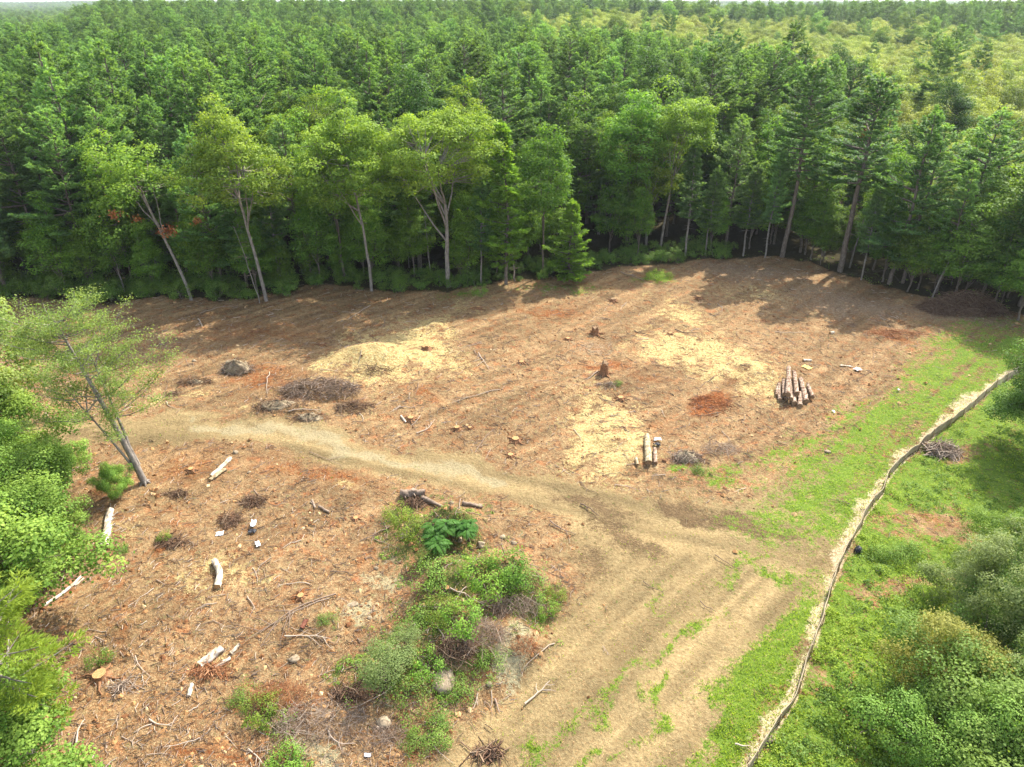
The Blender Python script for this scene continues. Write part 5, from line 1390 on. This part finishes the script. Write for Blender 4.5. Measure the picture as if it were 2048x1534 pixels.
for k, (a_, b_, r, fk, t, lab) in enumerate([
    ((670, 1188), (490, 1282), .05, 6, .55, 'longest bundle of thin branches running down the bare slope'), ((660, 1200), (520, 1268), .035, 4, .7, 'pale thin branch lying along the longest bundle'),
    ((570, 1275), (662, 1282), .04, 5, .95, 'white forked branch with side twigs on the bare slope'), ((495, 1195), (512, 1222), .05, 1, .7, 'short bent stick by the start of the long bundle'),
    ((398, 640), (404, 656), .07, 2, .85, 'crooked white branch in the tree shadow near the leaning oak'), ((400, 628), (470, 612), .05, 3, .7, 'long grey branch in the shade close to the forest edge'),
    ((740, 612), (690, 640), .045, 2, .8, 'pale stick in the shade below the forked oak'), ((1350, 660), (1400, 668), .05, 1, .2, 'dark thin branch at the far end of the chip streak'),
    ((955, 708), (975, 742), .06, 4, .8, 'grey forked branch in the open middle ground'), ((948, 702), (966, 720), .05, 1, .5, 'brown stick meeting the grey forked branch'),
    ((1000, 780), (905, 808), .04, 2, .8, 'long pale stick lying across the middle ground'), ((800, 816), (834, 816), .05, 0, .7, 'thick short stick above the small grey stump'),
    ((832, 868), (872, 840), .05, 4, .8, 'pale branch with three forks by the track'), ((950, 905), (985, 860), .035, 3, .6, 'thin forked branch near the orange topped stump'),
    ((1220, 640), (1190, 636), .04, 1, .3, 'dark stick near the wide flared stump'), ((1270, 662), (1300, 672), .05, 1, .2, 'dark stick at the near end of the chip streak'),
    ((1550, 665), (1610, 668), .04, 1, .9, 'pale stick in the sun below the back shadow'), ((1240, 545), (1290, 562), .06, 3, .7, 'long grey branch at the forest edge by the yellow green weeds'),
    ((1430, 755), (1400, 776), .04, 1, .6, 'grey stick pointing at the rusty bough heap'), ((1440, 826), (1382, 832), .04, 1, .1, 'black stick along the lower side of the rusty bough heap'),
    ((1700, 1008), (1660, 1000), .03, 1, .2, 'thin dark stick in the grass by the fence'), ((1430, 1110), (1480, 1140), .03, 1, .15, 'thin dark twig across a wheel track'),
    ((1400, 1205), (1432, 1225), .03, 2, .2, 'forked dark twig on the dry soil'), ((1050, 1410), (1100, 1365), .05, 4, .9, 'pale forked branch below the outer slope'),
    ((955, 1390), (948, 1420), .05, 4, .8, 'spiky pale root on the dry slope'), ((990, 1400), (1000, 1430), .06, 2, .6, 'two pronged stick standing in dry soil'),
    ((1110, 1290), (1050, 1345), .035, 1, .8, 'curved thin branch around the orange brown dead bush'), ((780, 1055), (720, 1085), .05, 1, .5, 'curved branch leaning on the top of the heap'),
    ((900, 1185), (985, 1225), .04, 4, .9, 'pale bent branch over the dark hollow in the heap'), ((870, 1250), (900, 1300), .04, 2, .8, 'long grey stick lying down the middle of the heap'),
    ((1100, 1045), (1150, 1070), .05, 1, .5, 'stick at the muddy rim of the track bend'), ((1160, 1010), (1195, 1035), .05, 1, .15, 'dark stick pressed into the track bend'),
    ((800, 1360), (700, 1420), .03, 1, .9, 'thin pale stick under the rounded silvery shrub'), ((1285, 1165), (1330, 1190), .03, 1, .2, 'thin twig alone on the tan soil'),
    ((820, 1475), (900, 1500), .05, 2, .2, 'dark crooked root at the lower picture edge'), ((300, 1440), (345, 1452), .045, 1, .9, 'pale stick beside the corner pine shade'),
    ((155, 1490), (175, 1440), .05, 1, .9, 'upright pale stick near the corner pine trunk'), ((400, 1480), (330, 1500), .035, 3, .9, 'pale forked stick near the lower edge left of the rusty brush'),
    ((620, 905), (690, 935), .03, 2, .6, 'thin twig at the lower rim of the track'), ((540, 745), (536, 790), .05, 1, .85, 'curved pale stick standing out of orange litter'),
    ((578, 825), (640, 820), .05, 1, .95, 'pale wavy stick between clod heap and brush heap'), ((1195, 745), (1170, 762), .06, 2, .7, 'grey root prong by the tall red brown stump'),
    ((1710, 1500), (1690, 1495), .05, 0, .9, 'short pale stick in the weeds near the fence foot'), ((1470, 1490), (1500, 1494), .05, 0, .95, 'white flat stick on the grass left of the fence foot')]):
    lab = lab.replace(' left of ', ' next to ')
    branch(a_, b_, r, lab, k, forks=fk, t=t)
n_ = 0; rr_ = np.random.default_rng(8)
while n_ < 230:
    px = rr_.uniform(60, 1750); py = 600 + 930 * rr_.random() ** 1.25
    x, y = P0(px, py)
    m_ = {k: float(v[0]) for k, v in masks(np.array([x]), np.array([y])).items()}
    if m_['forest'] > .1 or m_['grass'] > .35 or (m_['dirt'] > .4 and rr_.random() < .96) or poly_sd(np.array([px]), np.array([py]), RIGHT)[0] > 0: continue
    dep = y * CP + CAM_H * SP; L = rr_.uniform(.5, 2.0) * F / dep; a_ = rr_.uniform(0, 3.14)
    branch((px, py), (px + math.cos(a_) * L, py + math.sin(a_) * L * .6), rr_.uniform(.015, .04), 'thin dead stick on brown litter, ' + ('in the near half of the clearing' if py > 950 else 'between track and forest' if py > 700 else 'close to the forest shade'), 100 + n_, forks=int(rr_.integers(0, 3)), group='small sticks scattered over the clearing',
           t=float(rr_.choice([.15, .4, .7, .85, .95])), lift=.03, name='small_stick', cat='stick')
    n_ += 1
# ------------------------------------------------------------------ litter, weeds and grass nobody could count
rl = np.random.default_rng(99)
def sample(n, x0=-350, x1=2400, y0=505, y1=1760):
    px = rl.uniform(x0, x1, n); py = rl.uniform(y0, y1, n)
    ang = PITCH + np.arctan((py - 767) / F); y = CAM_H / np.tan(ang); d = y * CP + CAM_H * SP
    return (px - 1024) / F * d, y, px, py

x, y, px, py = sample(520000)
m = masks(x, y); inR = poly_sd(px, py, RIGHT) > 0
pr = (1 - m['forest']) * (1 - .965 * m['dirt']) * (1 - .9 * np.clip(m['grass'] * 1.5, 0, 1)) * np.where(inR, .25, 1) * (.35 + 1.3 * fbm(x / 1.7, y / 1.7, 61))
k = rl.random(len(x)) < pr
x, y = x[k], y[k]; chips = m['chips'][k]; red = m['red'][k]; n = len(x)
nf = .55 + .45 * sstep(28, 60, y)
big = rl.random(n) < .10
L = np.where(big, rl.uniform(.16, .5, n), rl.uniform(.04, .15, n)) * nf; Wd = np.where(big, rl.uniform(.012, .026, n), L * rl.uniform(.2, .5, n))
a = rl.uniform(0, 6.283, n); el = rl.normal(0, .16, n)
d = np.column_stack([np.cos(a) * np.cos(el), np.sin(a) * np.cos(el), np.sin(el)])
nn = unit(np.column_stack([rl.normal(0, .4, n), rl.normal(0, .4, n), np.ones(n)]))
c = np.column_stack([x, y, hgt(x, y) + .02 + L * .12 + rl.uniform(0, .03, n)])
t = np.clip(rl.beta(.95, 1.35, n) + .45 * chips - .3 * red, 0, 1)
b = MB(); b.polys(cards(rl, c, d, nn, L, Wd), t)
tag(b.build('wood_litter', M['litter']), 'carpet of wood chips and bark bits over the cleared ground', 'litter', kind='stuff')

# clods and bark lumps that roughen the litter
x, y, px, py = sample(30000); m = masks(x, y); inR = poly_sd(px, py, RIGHT) > 0
k = rl.random(len(x)) < (1 - m['forest']) * (1 - np.clip(m['dirt'] * 1.25, 0, .985)) * (1 - np.clip(m['grass'] * 1.3, 0, .97)) * np.where(inR, .2, 1) * (1 - .6 * m['chips']) * (.08 + 1.4 * sstep(.50, .68, fbm(x / 1.9, y / 1.9, 64)))
x, y = x[k], y[k]; n = len(x); s_ = (.035 + .16 * rl.random(n) ** 2.6); c = np.column_stack([x, y, hgt(x, y) + s_ * .1]); az = rl.uniform(0, 6.28, n)
vs = []
for q in range(5):
    an = az + q * 1.2566; rr = s_ * rl.uniform(.6, 1.3, n); vs.append(c + np.column_stack([np.cos(an) * rr, np.sin(an) * rr, -.03 + rl.uniform(-.1, .35, n) * s_]))
tp = c + np.column_stack([rl.normal(0, .25, n) * s_, rl.normal(0, .25, n) * s_, s_ * rl.uniform(.35, .95, n)])
b = MB(); t = rl.beta(1.1, 1.8, n)
for q in range(5): b.polys(np.stack([vs[q], vs[(q + 1) % 5], tp], 1), t)
tag(b.build('bark_clods', M['litter']), 'small clods and bark lumps churned up over the cleared ground', 'litter', kind='stuff')

# twigs standing a little proud, casting short shadows
x, y, px, py = sample(26000)
m = masks(x, y); inR = poly_sd(px, py, RIGHT) > 0
k = rl.random(len(x)) < (1 - m['forest']) * (1 - np.clip(m['dirt'] * 1.3, 0, .997)) * (1 - .9 * m['grass']) * np.where(inR, .3, 1) * (.25 + 1.5 * fbm(x / 2.5, y / 2.5, 62))
x, y = x[k], y[k]; n = len(x); b = MB()
a = rl.uniform(0, 6.283, n); L = rl.uniform(.25, .95, n) * (.6 + .4 * sstep(28, 60, y)); r = rl.uniform(.006, .016, n)
d = np.column_stack([np.cos(a), np.sin(a), rl.normal(0, .12, n)]); s = np.column_stack([-np.sin(a), np.cos(a), 0 * a]); u = np.array((0, 0, 1.))
c = np.column_stack([x, y, hgt(x, y) + .05]); t = rl.uniform(.1, 1, n)
bend = rl.normal(0, .12, n)[:, None] * s
tri = [(s, -.5), (-s, -.5), (u[None].repeat(n, 0), .9)]
ends = []
for q in (-.5, 0, .5):
    cc = c + d * (L * q)[:, None] + bend * (1 - (2 * q) ** 2) * L[:, None]
    ends.append([cc + v * r[:, None] * 1.2 + np.array((0, 0, 1.)) * (r * w)[:, None] for v, w in tri])
for g_ in (0, 1):
    for e in range(3):
        b.polys(np.stack([ends[g_][e], ends[g_][(e + 1) % 3], ends[g_ + 1][(e + 1) % 3], ends[g_ + 1][e]], 1), t)
tag(b.build('twig_litter', M['grey_brush']), 'countless thin twigs strewn over the brown litter', 'twigs', kind='stuff')

# leafy ground cover beyond the silt fence, on the spoil heap and on the forest floor edge
def clumps(n, prob, per, leaf, hgt_, spread, name, mat, label, cat):
    x, y, px, py = sample(n); m = masks(x, y); inR = poly_sd(px, py, RIGHT) > 0
    k = rl.random(n) < prob(m, inR, x, y)
    x, y = x[k], y[k]; nc = len(x); sc = rl.uniform(.55, 1.35, nc)
    X = np.repeat(x, per); Y = np.repeat(y, per); S_ = np.repeat(sc, per); N_ = len(X)
    v = unit(rl.normal(0, 1, (N_, 3))); v[:, 2] = np.abs(v[:, 2])
    R_ = rl.uniform(.3, 1, N_) ** .6 * S_
    X2 = X + v[:, 0] * R_ * spread; Y2 = Y + v[:, 1] * R_ * spread
    c = np.column_stack([X2, Y2, hgt(X2, Y2) + .02 + v[:, 2] * R_ * hgt_])
    nn = unit(v * .6 + np.array((0, 0, .8)) + rl.normal(0, .4, (N_, 3))); d = unit(np.cross(nn, rl.normal(0, 1, (N_, 3))))
    lf = leaf * rl.uniform(.6, 1.4, N_)
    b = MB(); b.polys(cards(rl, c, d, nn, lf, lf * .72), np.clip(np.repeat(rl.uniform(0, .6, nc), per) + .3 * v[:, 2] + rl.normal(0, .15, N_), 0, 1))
    tag(b.build(name, M[mat]), label, cat, kind='stuff'); print(name, nc, N_)
clumps(20000, lambda m, r, x, y: r * np.clip(m['grass'] * 1.4 - .25, 0, 1) * (.15 + 1.5 * sstep(.40, .62, fbm(x / 1.6, y / 1.6, 71))), 26, .095, .30, .34, 'weedy_ground_cover', 'bright', 'bright green low weeds covering the strip beyond the silt fence', 'weeds')
clumps(14000, lambda m, r, x, y: r * np.clip(m['grass'] * 1.4 - .3, 0, 1) * sstep(.5, .62, fbm(x / 3.6, y / 3.6, 73)), 26, .10, .40, .36, 'darker_ground_cover', 'shrub', 'darker green weed drifts beyond the silt fence', 'weeds')
clumps(22000, lambda m, r, x, y: (~r) * np.clip(m['moss'] * 1.3 - .2, 0, 1) * (m['forest'] < .5) * (.15 + 1.6 * sstep(.42, .6, fbm(x / 1.4, y / 1.4, 75))), 20, .085, .26, .26, 'spoil_heap_weeds', 'midweed', 'patchy low weeds over the spoil heap', 'weeds')
clumps(26000, lambda m, r, x, y: (y > 50) * np.clip(m['forest'] * 1.0, 0, 1) * (y < 95) * .5, 14, .13, .30, .42, 'forest_floor_plants', 'maple', 'low green plants on the forest floor at the edge', 'undergrowth')
clumps(9000, lambda m, r, x, y: (~r) * np.clip(m['grass'] * 1.3 - .5, 0, 1) * sstep(.5, .65, fbm(x / 1.2, y / 1.2, 76)), 14, .07, .14, .22, 'grass_strip_weeds', 'bright', 'small broad weeds mixed into the grass strip', 'weeds')

# grass blades
x, y, px, py = sample(420000); m = masks(x, y); inR = poly_sd(px, py, RIGHT) > 0
pg = np.where(inR, .35, 1) * np.clip(m['grass'] * 1.9 - .45, 0, 1) + (~inR) * (m['dirt'] > .3) * (m['forest'] < .3) * .05 * sstep(.5, .65, fbm(x / 2.2, y / 2.2, 79))
k = rl.random(len(x)) < pg; x, y = x[k], y[k]; n = len(x)
h = rl.uniform(.05, .14, n); w = rl.uniform(.016, .032, n); a = rl.uniform(0, 6.283, n)
lean_ = rl.normal(0, .6, (n, 2)) * h[:, None]
base = np.column_stack([x, y, hgt(x, y) - .01]); s = np.column_stack([np.cos(a), np.sin(a), 0 * a]) * w[:, None]
tri = np.stack([base - s, base + s, base + np.column_stack([lean_, h])], 1)
b = MB(); b.polys(tri, rl.uniform(0, 1, n)); print('blades', n)
tag(b.build('grass', M['bright']), 'short grass on the strip beside the silt fence', 'grass', kind='stuff')
# ------------------------------------------------------------------ haze
hm, hn, ho = new_mat('haze')
pv = hn.nodes.new('ShaderNodeVolumePrincipled'); pv.inputs['Color'].default_value = (.86, .93, 1, 1)
pv.inputs['Density'].default_value = .00009; pv.inputs['Anisotropy'].default_value = .25
hn.links.new(pv.outputs[0], ho.inputs['Volume'])
hz = boxmb(-9500, 9500, -700, 14500, -12, 75).build('haze', hm)
tag(hz, 'thin pale summer haze over the forest', 'haze', kind='stuff')
hm.cycles.homogeneous_volume = True
